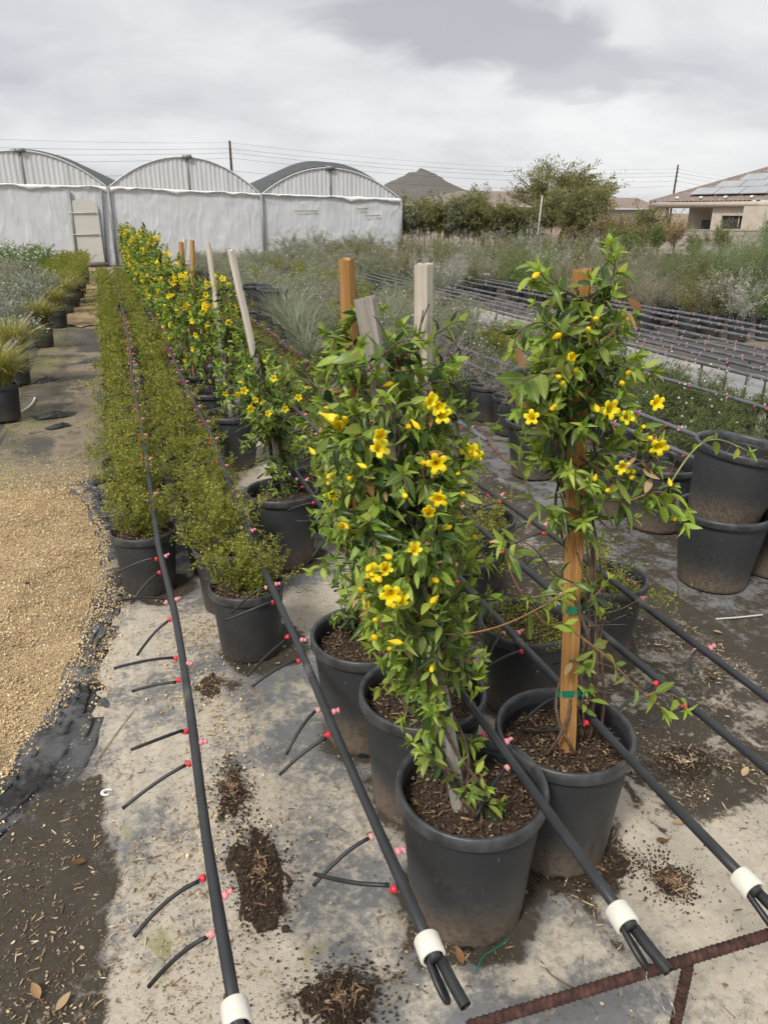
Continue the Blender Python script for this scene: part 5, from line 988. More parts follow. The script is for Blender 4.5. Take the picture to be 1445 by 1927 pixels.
# the two hedge rows of small leaved shrubs left of the vines
rng = R_(77); drift = lambda Y: -.0145 * (Y - 3.5)
ORD = ['nearest', 'second', 'third', 'fourth', 'fifth', 'sixth', 'seventh', 'eighth']
def hedge_row(x0, ys, side, group):
    for i, Y in enumerate(ys):
        near = Y < 6.2; x0 = x0 - (.045 if side == 'right' and i == 1 else 0); parts = BOXN[i % 4] if near else BOXF[i % 3]
        if i < 8: lab = f'{ORD[i]} small leaved shrub from the front of the {side} hedge row, in black pot'
        else: lab = f'far green shrub merging into the {side} hedge row towards the greenhouse'
        r = place('hedge_shrub', lab, 'potted shrub', group, x0 + drift(Y) + rng.normal(0, .012), Y, parts, rng.rand() * 6.28, (.76 + .30 * rng.rand()) if near else .62 + .40 * rng.rand(), SMALL if near else FARP, near, SM_SOIL[i % 2] if near else None)
        if near: obj('bark_mulch', CHIPS[i % 3], None, r, kind='stuff')
hedge_row(-.02, [3.54, 3.92, 4.31, 4.68] + list(np.arange(5.08, 20.2, .43)), 'left', 'shrubs of the left hedge row')
hedge_row(.375, [2.80, 3.22, 3.66, 4.05, 4.47] + list(np.arange(4.90, 20.2, .43)), 'right', 'shrubs of the right hedge row')

# the rest of the vine row
def mid_vine(seed, n_shoots, h, nfl, far):
    rng = R_(seed); axis = [np.array([0, 0, .34]), np.array([.03, .02, .34 + h])]; prof = [(0, .03, .1), (.12, .06, .5), (.3, .10, 1), (.6, .125, 1.1), (.85, .11, 1), (1, .05, .5)]
    lv, st = vine_leaves(rng, axis, prof, n_shoots, size=.060 if not far else .075, tone=.45, young=.25, dead=.03); pos = np.array([l[0] for l in lv]); d = np.array([l[1] for l in lv]); u = np.array([l[2] for l in lv]); s = np.array([l[3] for l in lv]); c = np.array([l[4] for l in lv]); Rm = frames(d, u); out = []
    simple = leaf_tmpl(.30, .35, .25, 3)
    for ci, cn in enumerate(LCLASS):
        m_ = c == ci
        if m_.any(): mb = MB(); scatter(mb, simple if far else LEAF_T[0], Rm[m_], pos[m_], s[m_]); me = mb.mesh('foliage'); me.materials.append(M[cn]); out.append(('foliage', me))
    mb = twine(rng, axis, 4); me = mb.mesh('stems'); me.materials.append(M['twig_brown']); out.append(('stems', me))
    fp = []
    for k in range(nfl):
        t = .22 + .78 * rng.rand() ** .7; ph = rng.rand() * 6.28; r = np.interp(t, [0, .3, .6, 1], [.05, .09, .13, .08]) * (.8 + .25 * rng.rand()); fp.append((np.array([math.cos(ph) * r, math.sin(ph) * r, .34 + h * t]), unit([math.cos(ph), math.sin(ph), rng.normal(0, .4)])))
    return out, fp
MV = [mid_vine(210 + i, 95, 1.0, 20, False) for i in range(2)]; FV = [mid_vine(220 + i, 80, 1.04 + .07 * i, 24, True) for i in range(3)]
FV_FL = []
for _, fp in FV:
    mb = MB(); scatter(mb, FLOWER_FAR_T, frames(np.array([f[1] for f in fp]), R_(3).normal(0, 1, (len(fp), 3))), np.array([f[0] for f in fp]), np.full(len(fp), 1.15)); me = mb.mesh('flowers'); me.materials.append(M['petal_yellow_mass']); FV_FL.append(me)
vx = lambda Y: float(np.interp(Y, [5, 7, 10, 20], [.70, .56, .50, .33]))
VY = [5.34, 6.12, 6.91, 7.50, 8.1, 8.7] + list(np.arange(9.3, 19.9, .62)); MS_ = soil_mesh(.172, .335, 99); MS_.materials.append(M['peat'])
STK = {0: ((391, 455), 'wood_pale', .032), 2: ((362, 452), 'wood_orange', .034), 3: ((341, 455), 'wood_orange', .040), 4: ((348, 449), 'wood_pale', .034), 7: ((313, 456), 'wood_pale', .034), 9: ((291, 457), 'wood_pale', .036)}
VL = ['yellow flowered vine with leaning white stake in the fifth pot of the vine row', 'low yellow flowered vine just behind the vine with leaning white stake', 'yellow flowered vine tied to thin orange stake, seventh in the vine row',
      'yellow flowered vine with broad orange stake, eighth in the vine row', 'yellow flowered vine with pale stake behind the broad orange stake, ninth in the row']
for i, Y in enumerate(VY):
    X = vx(Y) + .012 * rng.normal(); far = Y > 9; loc = np.array([X, Y, 0]); lab = VL[i] if i < 5 else 'distant yellow flowered vine massed towards the far end of the vine row'
    root = thing('potted_vine', lab, 'potted vine', tuple(loc), 0, VROW); p = obj('pot', BIG[0], None, root); obj('rim', BIG[1], None, p)
    if not far: obj('soil', MS_, None, root)
    parts, fp = (FV[i % 3] if far else MV[i % 2]); a = rng.rand() * 6.28; Rz = np.array([[math.cos(a), -math.sin(a), 0], [math.sin(a), math.cos(a), 0], [0, 0, 1]]); s_ = .92 + .12 * rng.rand()
    for nm, me in parts: o = obj(nm, me, None, root, kind='stuff'); o.rotation_euler = (0, 0, a); o.scale = (1, 1, s_)
    if far: o = obj('flowers', FV_FL[i % 3], None, root, kind='stuff'); o.rotation_euler = (0, 0, a); o.scale = (1, 1, s_)
    else:
        for q, f in fp: put('flower', FLOWER_M, root, (Rz @ q) * [1, 1, s_], frames(Rz @ f, rng.normal(0, 1, 3)), .9 + .3 * rng.rand())
    if i in STK:
        (sx, sy_), mt, w = STK[i]; add_stake(root, (0.0, 0.01, .33), atY(sx, sy_, Y + .05) - loc, w, 'plain', mt, .3)

# ================================================================== DRIP LINES
def emitter_mesh(kind):
    mb = MB()
    V, F = lathe([(.0, .010), (.0090, .010), (.0100, .0115), (.0100, .0195), (.0085, .0215), (.0050, .022), (.0042, .028), (.0, .0305)], 12)[:2]; mb.add(V[:, [2, 1, 0]] * [-1, 1, 1], F[:, ::-1])
    if kind == 'tee': mb.add(*box((-.030, 0, .003), (.012, .006, .010))); mb.add(*tube([(-.032, -.009, .004), (-.032, .012, .004)], .0028, 6))
    return mb.mesh('emitter')
EM = {'red': emitter_mesh('cap'), 'pink': emitter_mesh('tee'), 'faded': emitter_mesh('cap')}
EM['red'].materials.append(M['emitter_red']); EM['pink'].materials.append(M['emitter_pink']); EM['faded'].materials.append(M['emitter_faded'])
def feeder(seed):
    rng = R_(seed); L_ = .12 + .06 * rng.rand(); t = np.linspace(0, 1, 12); dz = -(.02 + .06 * rng.rand()) * t ** 1.6 - .008 * t; dy = rng.normal(0, .02) * t + (.03 * rng.normal()) * t ** 2
    mb = MB(); P = np.c_[-.022 - L_ * t, dy, dz]; mb.add(*tube(P, .0046, 8)); e = P[-1]; return mb.mesh('feeder_tube')
FEED = [feeder(600 + i) for i in range(8)]
for f in FEED: f.materials.append(M['tube_black'])
def tip_mesh(): mb = MB(); mb.add(*lathe([(0, -.004), (.0042, -.004), (.0045, .004), (0, .006)], 8)); m_ = mb.mesh('tube_tip'); m_.materials.append(M['wire_steel']); return m_
def drip_line(label, X, y0, y1, z, left, right, auto_from, seed, collar=True, mat='pipe_black', r=.0122, spacing=.42, group='black drip irrigation lines', emax=10.0, feeders=True, supports=None, em='red', y_step=.12, rise=0.0):
    rng = R_(seed); root = thing('drip_line', label, 'drip line', (X, y0, 0), 0, group); n = int((y1 - y0) / y_step) + 2; y = np.linspace(0, y1 - y0, n)
    wx = lambda yy: .019 * (vnoise(np.c_[np.atleast_1d(yy) + seed, 0 * np.atleast_1d(yy)], .9, seed, 2) - .5) * 2; wz = lambda yy: z + rise * sstep(2.9 - y0, 4.6 - y0, np.atleast_1d(yy)) + .016 * (vnoise(np.c_[np.atleast_1d(yy) + 40 + seed, 0 * np.atleast_1d(yy)], .8, seed + 1, 2) - .5) * 2
    mb = MB(); mb.add(*tube(np.c_[wx(y), y, wz(y)], r * (1 + .04 * np.sin(y * 9)), 14)); obj('pipe', mb, M[mat], root)
    L2, R2 = list(left), list(right); yy = auto_from
    while yy < min(y1, emax): L2 += [yy, yy + .10 + .03 * rng.rand()]; R2.append(yy + .05); yy += spacing * (.93 + .14 * rng.rand())
    for k, Y in enumerate(L2):
        q = Y - y0; p = np.array([wx(q)[0] - r * .55, q, wz(q)[0] - r * .2]); o = obj('emitter', EM[em if rng.rand() < .8 else 'faded'], None, root, loc=tuple(p)); o.rotation_euler = (0, rng.normal(-.15, .2), rng.normal(0, .15)); o.scale = ((r / .0145) if feeders else .75,) * 3
        if feeders and Y < 7: f = obj('feeder_tube', FEED[rng.randint(8)], None, root, loc=tuple(p)); f.rotation_euler = (rng.normal(0, .15), rng.normal(0, .18), rng.normal(.12, .22))
    for Y in R2:
        q = Y - y0; o = obj('emitter', EM['pink'], None, root, loc=(wx(q)[0] + r * .5, q, wz(q)[0] + r * .35)); o.rotation_euler = (rng.normal(0, .3), rng.normal(.3, .25), PI + rng.normal(0, .3)); o.scale = ((r / .0145) if feeders else .75,) * 3
    if collar:                                         # pvc ring over the folded-back end
        c = np.array([wx(0)[0], 0, wz(0)[0]]); m_ = MB(); V, F = lathe([(.0205, -.022), (.0245, -.022), (.026, -.019), (.026, .019), (.0245, .022), (.0205, .022), (.0205, -.022)], 28)[:2]; m_.add(V[:, [0, 2, 1]], F[:, ::-1]); o = obj('collar', m_, M['pvc_white'], root, loc=tuple(c + [0, .03, -.006])); o.rotation_euler = (.05, 0, rng.normal(0, .06))
        m_ = MB(); P = [c + [.010, .04, -.012], c + [.014, 0, -.016], c + [.018, -.05, -.020], c + [.024, -.085, -.026]]; V, *F = tube(smooth3(P, 10), .0115, 12, cap=False); m_.add(V, *F); V, *F = tube(smooth3(P, 10), .0095, 12, cap=False); m_.add(V, F[0][:, ::-1]); obj('folded_end', m_, M['tube_black'], root)
        m_ = MB(); P = [c + [-.008, .03, -.010], c + [-.012, -.015, -.020], c + [-.004, -.055, -.040], c + [.006, -.058, -.052], c + [.006, -.03, -.046], c + [-.002, .0, -.030], c + [-.004, .03, -.02]]; m_.add(*tube(smooth3(P, 26), .0065, 8)); obj('end_loop', m_, M['tube_black'], root)
    if supports:
        for Y in supports: m_ = MB(); m_.add(*tube([(.02, Y - y0, 0), (.02, Y - y0, z)], .011, 6)); obj('support_post', m_, M[mat], root)
    return root
Yp = lambda lst, z: [float(at(x, y, z)[1]) for x, y in lst]
ZP = .43
drip_line('leftmost near drip line with red emitters running up the left hedge row', .05, .90, 20, .425, Yp([(403, 1762), (388, 1655), (355, 1437), (347, 1376), (334, 1283), (328, 1240), (318, 1165), (311, 1132), (305, 1077), (298, 1050)], .425), Yp([(430, 1695), (375, 1400), (352, 1250), (328, 1132), (313, 1052)], .425), 3.55, 1, rise=.10)
drip_line('second near drip line from the left, white collar end left of the nearest pot', .42, .905, 20, .425, Yp([(725, 1680), (683, 1583), (607, 1390), (588, 1340), (550, 1246), (533, 1203), (507, 1135), (495, 1108)], .425), Yp([(733, 1616), (617, 1350), (558, 1210), (513, 1105)], .425), 3.0, 2, rise=.10)
drip_line('third near drip line lying across the nearest pot, tied to the rusty rail', .80, .835, 16, .445, Yp([(948, 1450), (905, 1390)], .44) + [2.35, 2.47, 2.9, 3.02, 3.3], Yp([(950, 1408), (860, 1300)], .44) + [2.4, 2.95], 3.55, 3)
drip_line('fourth near drip line lying across the right hand near pot', 1.10, .82, 16, .445, Yp([(1120, 1352), (1113, 1300)], .44) + Yp([(993, 1222), (955, 1188)], .44) + [2.3, 2.45], Yp([(1117, 1323), (985, 1193)], .44) + [2.4], 2.8, 4)
drip_line('fifth near drip line with green stripe running to the right edge over damp cloth', 1.41, .75, 14, .44, Yp([(1300, 1326), (1245, 1280), (1145, 1200)], .44), [2.1], 2.5, 5)
drip_line('sixth near drip line at far right passing before the stacked empty pots', 1.65, .9, 14, .44, [1.62], [1.60, 1.95], 2.6, 6)
# wire that ties the third line to the rebar rail
m_ = MB(); P = smooth3([(.80, .775, .395), (.805, .765, .375), (.815, .755, .36), (.825, .742, .345)], 16); t = np.linspace(0, 14, 16); m_.add(*tube(P + np.c_[.003 * np.cos(t), .003 * np.sin(t), 0 * t], .0013, 5)); a = np.linspace(0, 6.3, 20); m_.add(*tube(np.c_[.828 + .004 * np.sin(a * .5), .738 + .018 * np.cos(a), .338 + .018 * np.sin(a)], .0013, 5))
tag(obj('tie_wire', m_, M['wire_steel']), 'twisted steel wire tying a drip line end to the rusty rail', 'wire')
# drip lines of the field on the right, on posts
FX = [(5.06, 'lowest'), (5.36, 'second'), (5.62, 'third'), (5.86, 'fourth'), (6.22, 'fifth'), (6.75, 'sixth'), (7.10, 'seventh'), (7.42, 'eighth')]
for i, (X, nm) in enumerate(FX):
    drip_line(f'{nm} raised drip line from the front in the bundle at right', X, 2.8, 17, .45, [], [], 3.2, 20 + i, False, 'pipe_far', .017, .40, 'raised drip lines of the right field', 13.0, False, [5.6, 8.3, 12.0] if i < 5 else None, em='faded', y_step=.4)
for X, y0, y1, nm in ((2.05, 4, 16, 'drip line running between the bare shrubs and the grey grasses'), (3.02, 2.2, 16, 'drip line lying over the row of bare grey shrubs'), (3.35, 2.0, 14, 'drip line half hidden in the low green mats'), (4.3, 3.0, 14, 'drip line hidden among the low green mats near the raised bundle')):
    drip_line(nm, X, y0, y1, .44, [], [], y0 + .2, int(X * 100), False, 'pipe_far', .0145, .4, 'drip lines of the right field', 10.0, False, y_step=.3)
for (x0, y0), (x1, y1), nm in (((0, 642), (105, 542), 'pale dusty drip line slanting over the left bed'), ((22, 646), (58, 608), 'short pink emitter drip line next to the grass pot in the left bed')):
    a, b = at(x0, y0, .5), at(x1, y1, .5); drip_line(nm, float(a[0] + b[0]) / 2, float(a[1]) - .5, float(b[1]) + (6 if x1 > 100 else .2), .5, [], [], float(a[1]), int(x1), False, 'pipe_dusty', .017, .4, 'drip lines of the left bed', 18.0, False, y_step=.3)

# rusty rebar rail at the lower right corner
def rebar():
    root = thing('rebar_rail', 'rusty ribbed rebar rail with one post at lower right corner', 'rail', (1.02, .735, 0)); z = .325
    def bar(p0, p1, nm):
        p0, p1 = np.array(p0), np.array(p1); ln = np.linalg.norm(p1 - p0); n = int(ln / .0028); t = np.linspace(0, 1, n)[:, None]; P = p0 + (p1 - p0) * t; k = 14; V, *F = tube(P, 1.0, k); V = V.reshape(n, k, 3); rad = V - P[:, None]; a = np.arange(k); s = (np.arange(n) * .0028)[:, None]
        ph = np.mod(s / .0135 + .35 * np.sin(a / k * 2 * PI * 1.0)[None], 1.0); rib = np.exp(-((ph - .5) / .17) ** 2) * .0030; seam = np.where(np.isin(a, (0, 7)), .0022, 0)[None]; rr = .0098 + np.maximum(rib, seam)
        m_ = MB(); m_.add((P[:, None] + rad * rr[..., None]).reshape(-1, 3), *F); obj(nm, m_, M['rust'], root)
    a, b = at(880, 1934, z), at(1500, 1743, z); o = np.array([1.02, .735, 0]); Ym = (a[1] + b[1]) / 2
    bar(a - o, b - o, 'bar'); c = at(1297, 1808, z) - o; bar(c - [0, 0, .012], c * [1, 1, 0] + [0, 0, -.02], 'post')
rebar()

# ================================================================== THE REST OF THE FIELD
rng = R_(501)
def row(name, label, cat, group, X, ys, kinds, sc=(.9, 1.15), pot=FARP, jit=.05, near_to=0.0, xj=.04):
    for i, Y in enumerate(ys):
        k = kinds[rng.randint(len(kinds))]; near = Y < near_to
        r = place(name, label if isinstance(label, str) else label(i), cat, group, X + (.12 if i % 2 else -.02) * (xj > .03) + rng.normal(0, xj), Y + rng.normal(0, jit), k[rng.randint(len(k))], rng.rand() * 6.28, sc[0] + (sc[1] - sc[0]) * rng.rand(), SMALL if near and pot is FARP else pot, near, SM_SOIL[i % 2] if near else None)
# small shrubs just right of the vines
SP = [((1.28, 2.09), 'mossy low shrub in black pot below the long orange runner'), ((1.77, 2.31), 'sparse shrub in black pot behind the right hand orange stake'), ((1.56, 3.05), 'low olive shrub in black pot left of the tall right vine'), ((1.30, 2.72), 'small leaved shrub in black pot between the near cluster and the tall right vine')]
for i, ((X, Y), lab) in enumerate(SP):
    r = place('potted_shrub', lab, 'potted shrub', 'small shrubs right of the vines', X, Y, BOXT[i % 2], rng.rand() * 6, [.8, 1.0, 1.05, .9][i], MID, True, MD_SOIL[i % 2]); obj('bark_mulch', CHIPS[i % 3], None, r, loc=(0, 0, .026), kind='stuff')
row('potted_shrub', lambda i: ['small green shrub in black pot right of the white staked vine', 'green shrub in black pot behind the tangle of vine shoots'][min(i, 1)] if i < 2 else 'small green shrub in black pot in the row right of the vine row', 'potted shrub', 'green shrubs right of the vine row', 1.12, np.arange(3.6, 13, .52), [BOXT, BOXN], (.8, 1.05), near_to=7)
row('potted_shrub', 'green shrub in black pot in the second row right of the vine row', 'potted shrub', 'green shrubs right of the vine row', 1.52, np.arange(4.6, 12, .6), [BOXT, BOXF], (.8, 1.05), near_to=7)
for i, (X, Y, s, lab) in enumerate([(1.86, 8.3, 1.05, 'fountain of grey grass leaves in pot behind the white staked vine'), (2.02, 9.4, 1.0, 'grey grass clump further back beside the stacked empty pots'), (1.75, 7.3, .8, 'smaller grey grass clump nearest the drip line'), (2.1, 10.6, .95, 'farthest grey grass clump beyond the stacked empty pots'), (2.9, 8.2, 1.1, 'tall grey grass with seed stalks behind the pale ribbed stake')]):
    place('potted_grass', lab, 'potted grass', 'grey grasses', X, Y, GGRASS[i % 2], i * 1.3, s)
row('airy_shrub', 'airy grey green shrub in the field behind the grey grasses', 'potted shrub', 'airy grey shrubs of the field', 2.35, np.arange(9.2, 24, .68), [AIRY], (.85, 1.2))
row('airy_shrub', 'airy grey green shrub in the field behind the orange and grey stakes', 'potted shrub', 'airy grey shrubs of the field', 2.75, np.arange(7.4, 24, .62), [AIRY, AIRY, BOXF], (.85, 1.2))
tw = ['nearest bare grey twiggy shrub in the row of black pots', 'second bare grey twiggy shrub from the tall pot stack', 'third bare grey twiggy shrub from the tall pot stack', 'fourth bare grey twiggy shrub from the tall pot stack']
row('twiggy_shrub', lambda i: tw[i] if i < 4 else 'grey twiggy shrub further along the row of bare shrubs', 'potted shrub', 'bare grey shrubs in a row', 3.02, [4.78, 5.14, 5.52, 5.92, 6.34] + list(np.arange(6.8, 12, .42)), [TWIG], (.95, 1.2), near_to=8, jit=.02, xj=.02)
row('airy_shrub', 'airy grey shrub at the far end of the row of bare shrubs', 'potted shrub', 'airy grey shrubs of the field', 3.05, np.arange(12, 24, .5), [AIRY], (.9, 1.2))
row('potted_shrub', 'grey green shrub with tangled twigs behind the row of bare shrubs', 'potted shrub', 'tangled grey green shrubs', 3.45, np.arange(5.3, 14, .6), [AIRY, TWIG, THYME], (.95, 1.25))
row('airy_shrub', 'grey green shrub in the middle of the field', 'potted shrub', 'grey green shrubs mid field', 3.95, np.arange(6.0, 24, .62), [AIRY, THYME, BOXF], (.95, 1.25))
row('airy_shrub', 'grey green shrub in the row before the dark line of pots', 'potted shrub', 'grey green shrubs mid field', 4.5, np.arange(7.0, 24, .62), [AIRY, THYME, AIRY], (.95, 1.25))
for i, Y in enumerate(np.arange(12.6, 27, .47)):
    r = thing('nursery_pot', 'black pot of bare soil in the long dark line of pots slanting towards the greenhouse', 'plant pot', (5.2 + rng.normal(0, .03), Y, 0), 0, 'dark line of bare pots'); p_ = obj('pot', WIDE[0], None, r); obj('soil', MS_, None, r)
for k, X in enumerate((3.55, 3.95, 4.35, 4.75)):
    row('ground_cover_plant', ['low green mat in the row nearest the bare shrubs', 'low green mat in the second row from the bare shrubs', 'low green mat in the third row from the bare shrubs', 'low green mat in the row nearest the raised drip lines'][k], 'potted plant', 'low green mats', X, np.arange(2.9 + .35 * k, 7.6 + .5 * k, .40), [THYME], (1.0, 1.25), xj=.06)
for i, X in enumerate((5.75, 6.2, 6.7, 7.3)):
    row('mixed_shrub', ['shrub', 'second row shrub', 'third row shrub', 'fourth row shrub'][i] + ' behind the raised drip lines towards the container trees', 'potted shrub', 'mixed shrubs before the container trees', X, np.arange(13.5 + .5 * i, 25, .6), [AIRY, RUST, SILV, THYME, OLIVE] if i else [THYME, AIRY], (.95, 1.35))
for i, X in enumerate((7.9, 8.5, 9.2, 10.0, 10.9, 11.9, 13.0)):
    row('mixed_shrub', 'mixed grey and rusty shrub in black pot, ' + ['first', 'second', 'third', 'fourth', 'fifth', 'sixth', 'seventh'][i] + ' row behind the raised drip lines', 'potted shrub', 'mixed shrubs of the right field', X, np.arange(7.2 + .7 * i if i > 1 else 9.2, 23, .75), [RUST, AIRY, OLIVE, SILV, FRESH, AIRY], (1.0, 1.45), xj=.12, jit=.1)
SV = [((1325, 630), 1.25, 'silver leaved shrub left of the pair beyond the raised drip lines'), ((1385, 640), 1.3, 'silver leaved shrub right of the pair beyond the raised drip lines'), ((850, 560), 1.2, 'silver shrub above the white plant tags'), ((800, 530), 1.3, 'silver shrub behind the pale ribbed stake'), ((905, 555), 1.1, 'small silver shrub right of the white plant tags'), ((865, 515), 1.6, 'large silver shrub before the container trees'), ((1010, 530), 1.3, 'silver shrub left of the tall right vine')]
for i, ((x, y), s, lab) in enumerate(SV): p = at(x, y); place('potted_shrub', lab, 'potted shrub', 'silver shrubs', p[0], p[1], SILV[i % 2], i * 1.1, s)
p = at(1283, 612); place('potted_shrub', 'yellow green clipped conifer beside the silver shrubs', 'potted shrub', None, p[0], p[1], OLIVE[0], 0, 1.0); p = at(1250, 610); place('potted_shrub', 'rust brown shrub left of the yellow green conifer', 'potted shrub', None, p[0], p[1], RUST[0], 0, .9)
WP = [((1350, 600), .80, 'tall feathery green shrub before the block wall'), ((1415, 610), .88, 'tall feathery green shrub at the right edge before the block wall'), ((1440, 560), 1.0, 'farther feathery green shrub at the right edge'), ((1300, 545), .72, 'feathery green shrub left of the block wall gap'), ((1385, 570), .85, 'feathery green shrub between the tall one and the wall bushes'), ((1260, 570), .55, 'low feathery shrub behind the rust brown shrub'), ((1320, 575), .7, 'feathery shrub behind the silver pair')]
for i, ((x, y), s, lab) in enumerate(WP): p = at(x, y); place('potted_shrub', lab, 'potted shrub', 'feathery green shrubs', p[0], p[1], WILLOW[i % 2], i * 2.0, s, WIDE)
for i, (x, y, s) in enumerate(((545, 497, 1.2), (600, 497, 1.3), (660, 498, 1.25), (710, 499, 1.15), (575, 500, 1.0), (630, 502, 1.0), (690, 503, 1.05))):
    p = at(x, y + 3); place('potted_shrub', ['leftmost', 'second', 'third', 'fourth', 'fifth', 'sixth', 'rightmost'][[0, 2, 4, 6, 1, 3, 5][i]] + ' wispy shrub standing before the right bay of the greenhouse', 'potted shrub', 'wispy shrubs before the greenhouse', p[0], p[1], AIRY[i % 3], i * 1.0, 1.7 * s, WIDE)
# stacked and empty pots on the right
def pot_stack(label, x, y, tops, kind, group='stacked empty pots', soil=True, twig=True, seed=1):
    p = at(x, y); rng = R_(seed)
    for k, (dz, dx, dy, tilt) in enumerate(tops):
        root = thing('nursery_pot', label[k], 'plant pot', (p[0] + dx, p[1] + dy, dz), 0, group); root.rotation_euler = tilt; add_pot(root, kind)
        if soil and k == len(tops) - 1:
            rr = .9 * (kind[0].dimensions[0] if hasattr(kind[0], 'dimensions') else .36) / 2; zt = max(v.co.z for v in kind[0].vertices) - .075; add_soil(root, max(v.co.x for v in kind[0].vertices) - .018, zt, seed, 240)
            if twig:
                m_ = MB()
                for _ in range(9):
                    a = np.array([rng.normal() * .03, rng.normal() * .03, zt]); b = a + [rng.normal() * .09, rng.normal() * .09, .06 + .10 * rng.rand()]; m_.add(*tube(smooth3([a, (a + b) / 2 + rng.normal(0, .02, 3), b], 10), np.linspace(.0026, .0012, 10), 4))
                obj('dead_twigs', m_, M['twig_brown'], root, kind='stuff')
pot_stack(['lower of two stacked black pots at the right edge', 'upper of two stacked black pots, tilted with dead twigs'], 1338, 1090, [(0, 0, 0, (0, 0, 0)), (.315, .02, .03, (.06, .10, 0))], WIDE, seed=3)
pot_stack(['lower of the tall stacked black pots beside the bare shrubs', 'upper of the tall stacked black pots beside the bare shrubs, holding dry soil'], 1005, 890, [(0, 0, 0, (0, 0, 0)), (.33, 0, 0, (0, .02, 0))], WIDE, twig=True, seed=4)
pot_stack(['black pot behind the tilted stacked pots at the right edge'], 1440, 1068, [(0, 0.03, 0, (0, 0, 0))], WIDE, seed=5)
pot_stack(['wide black pot behind the vine shoots, left of the tilted stack'], 1232, 985, [(0, 0, 0, (0, 0, 0))], WIDE, seed=6)
pot_stack(['empty black pot right of the tilted stack, cut by the edge'], 1475, 1010, [(0, 0, 0, (0, 0, 0))], WIDE, seed=7, twig=False)
pot_stack(['black pot with dry soil behind the wide black pot'], 1145, 960, [(0, 0, 0, (0, 0, 0))], MID, seed=8, twig=False)
pot_stack(['lower left empty black pot of the distant pair of stacks', 'upper left empty black pot of the distant pair of stacks'], 487, 632, [(0, 0, 0, (0, 0, 0)), (.36, 0, 0, (.04, 0, 0))], WIDE, soil=False, seed=9)
pot_stack(['lower right empty black pot of the distant pair of stacks', 'upper right empty black pot of the distant pair of stacks'], 516, 640, [(0, 0, 0, (0, 0, 0)), (.34, 0, 0, (.02, .03, 0))], WIDE, soil=False, seed=10)
for i, (x, y, lab) in enumerate(((622, 770, 'small empty black pot between the white staked vine and the near cluster'), (600, 985, 'black pot hidden behind the white staked vine pot'))):
    p = at(x, y); r = thing('nursery_pot', lab, 'plant pot', (p[0], p[1], 0)); add_pot(r, SMALL); add_soil(r, .14, .27, 30 + i)
# left bed
GL = [((12, 792), 1.15, 'grass tuft in black pot nearest in the left bed'), ((35, 725), 1.15, 'second grass tuft in black pot in the left bed, drooping over the path'), ((84, 655), 1.05, 'upright grass tuft in black pot standing clear beside the path'), ((112, 618), .95, 'pale grass tuft behind the upright one in the left bed'), ((126, 592), 1.0, 'farther golden grass tuft in the left bed'), ((134, 575), .95, 'farthest golden grass tuft in the left bed')]
for i, ((x, y), s, lab) in enumerate(GL): p = at(x, y - 4); place('potted_grass', lab, 'potted grass', 'grass tufts of the left bed', p[0], p[1], GRASS[i % 2], i * 1.7, s, SMALL, True, SM_SOIL[0])
row('potted_shrub', 'small green shrub in the edging row of the left bed towards the greenhouse', 'potted shrub', 'edging shrubs of the left bed', -.98, np.arange(16.2, 27, .45), [BOXF], (.95, 1.15))
row('potted_shrub', 'green shrub in the second row of the left bed towards the greenhouse', 'potted shrub', 'edging shrubs of the left bed', -1.42, np.arange(17.0, 27, .5), [BOXF], (.95, 1.15))
row('potted_shrub', lambda i: ['grey sage shrub nearest in the left bed', 'second grey sage shrub of the left bed'][i] if i < 2 else 'grey sage shrub in the left bed behind the grass tufts', 'potted shrub', 'grey sage shrubs', -1.72, np.arange(9.4, 16.5, .7), [SAGE, SAGE, RUST], (1.4, 1.9))
row('potted_shrub', 'grey sage shrub in the second row of the left bed', 'potted shrub', 'grey sage shrubs', -2.35, np.arange(11.5, 18, .8), [SAGE], (1.5, 1.9))
row('rose_bush', 'leafy bush with white flowers before the greenhouse wall on the left', 'flowering bush', 'white flowered bushes', -2.1, np.arange(19, 26.5, .8), [ROSE], (1.1, 1.4), WIDE); row('rose_bush', 'leafy bush with white flowers in the back row on the left', 'flowering bush', 'white flowered bushes', -2.8, np.arange(18, 26.5, .8), [ROSE, FRESH], (1.1, 1.4), WIDE)
row('rose_bush', 'leafy bush at the far left edge before the greenhouse', 'flowering bush', 'white flowered bushes', -3.6, np.arange(17.5, 26.5, .9), [FRESH, ROSE], (1.1, 1.4), WIDE)

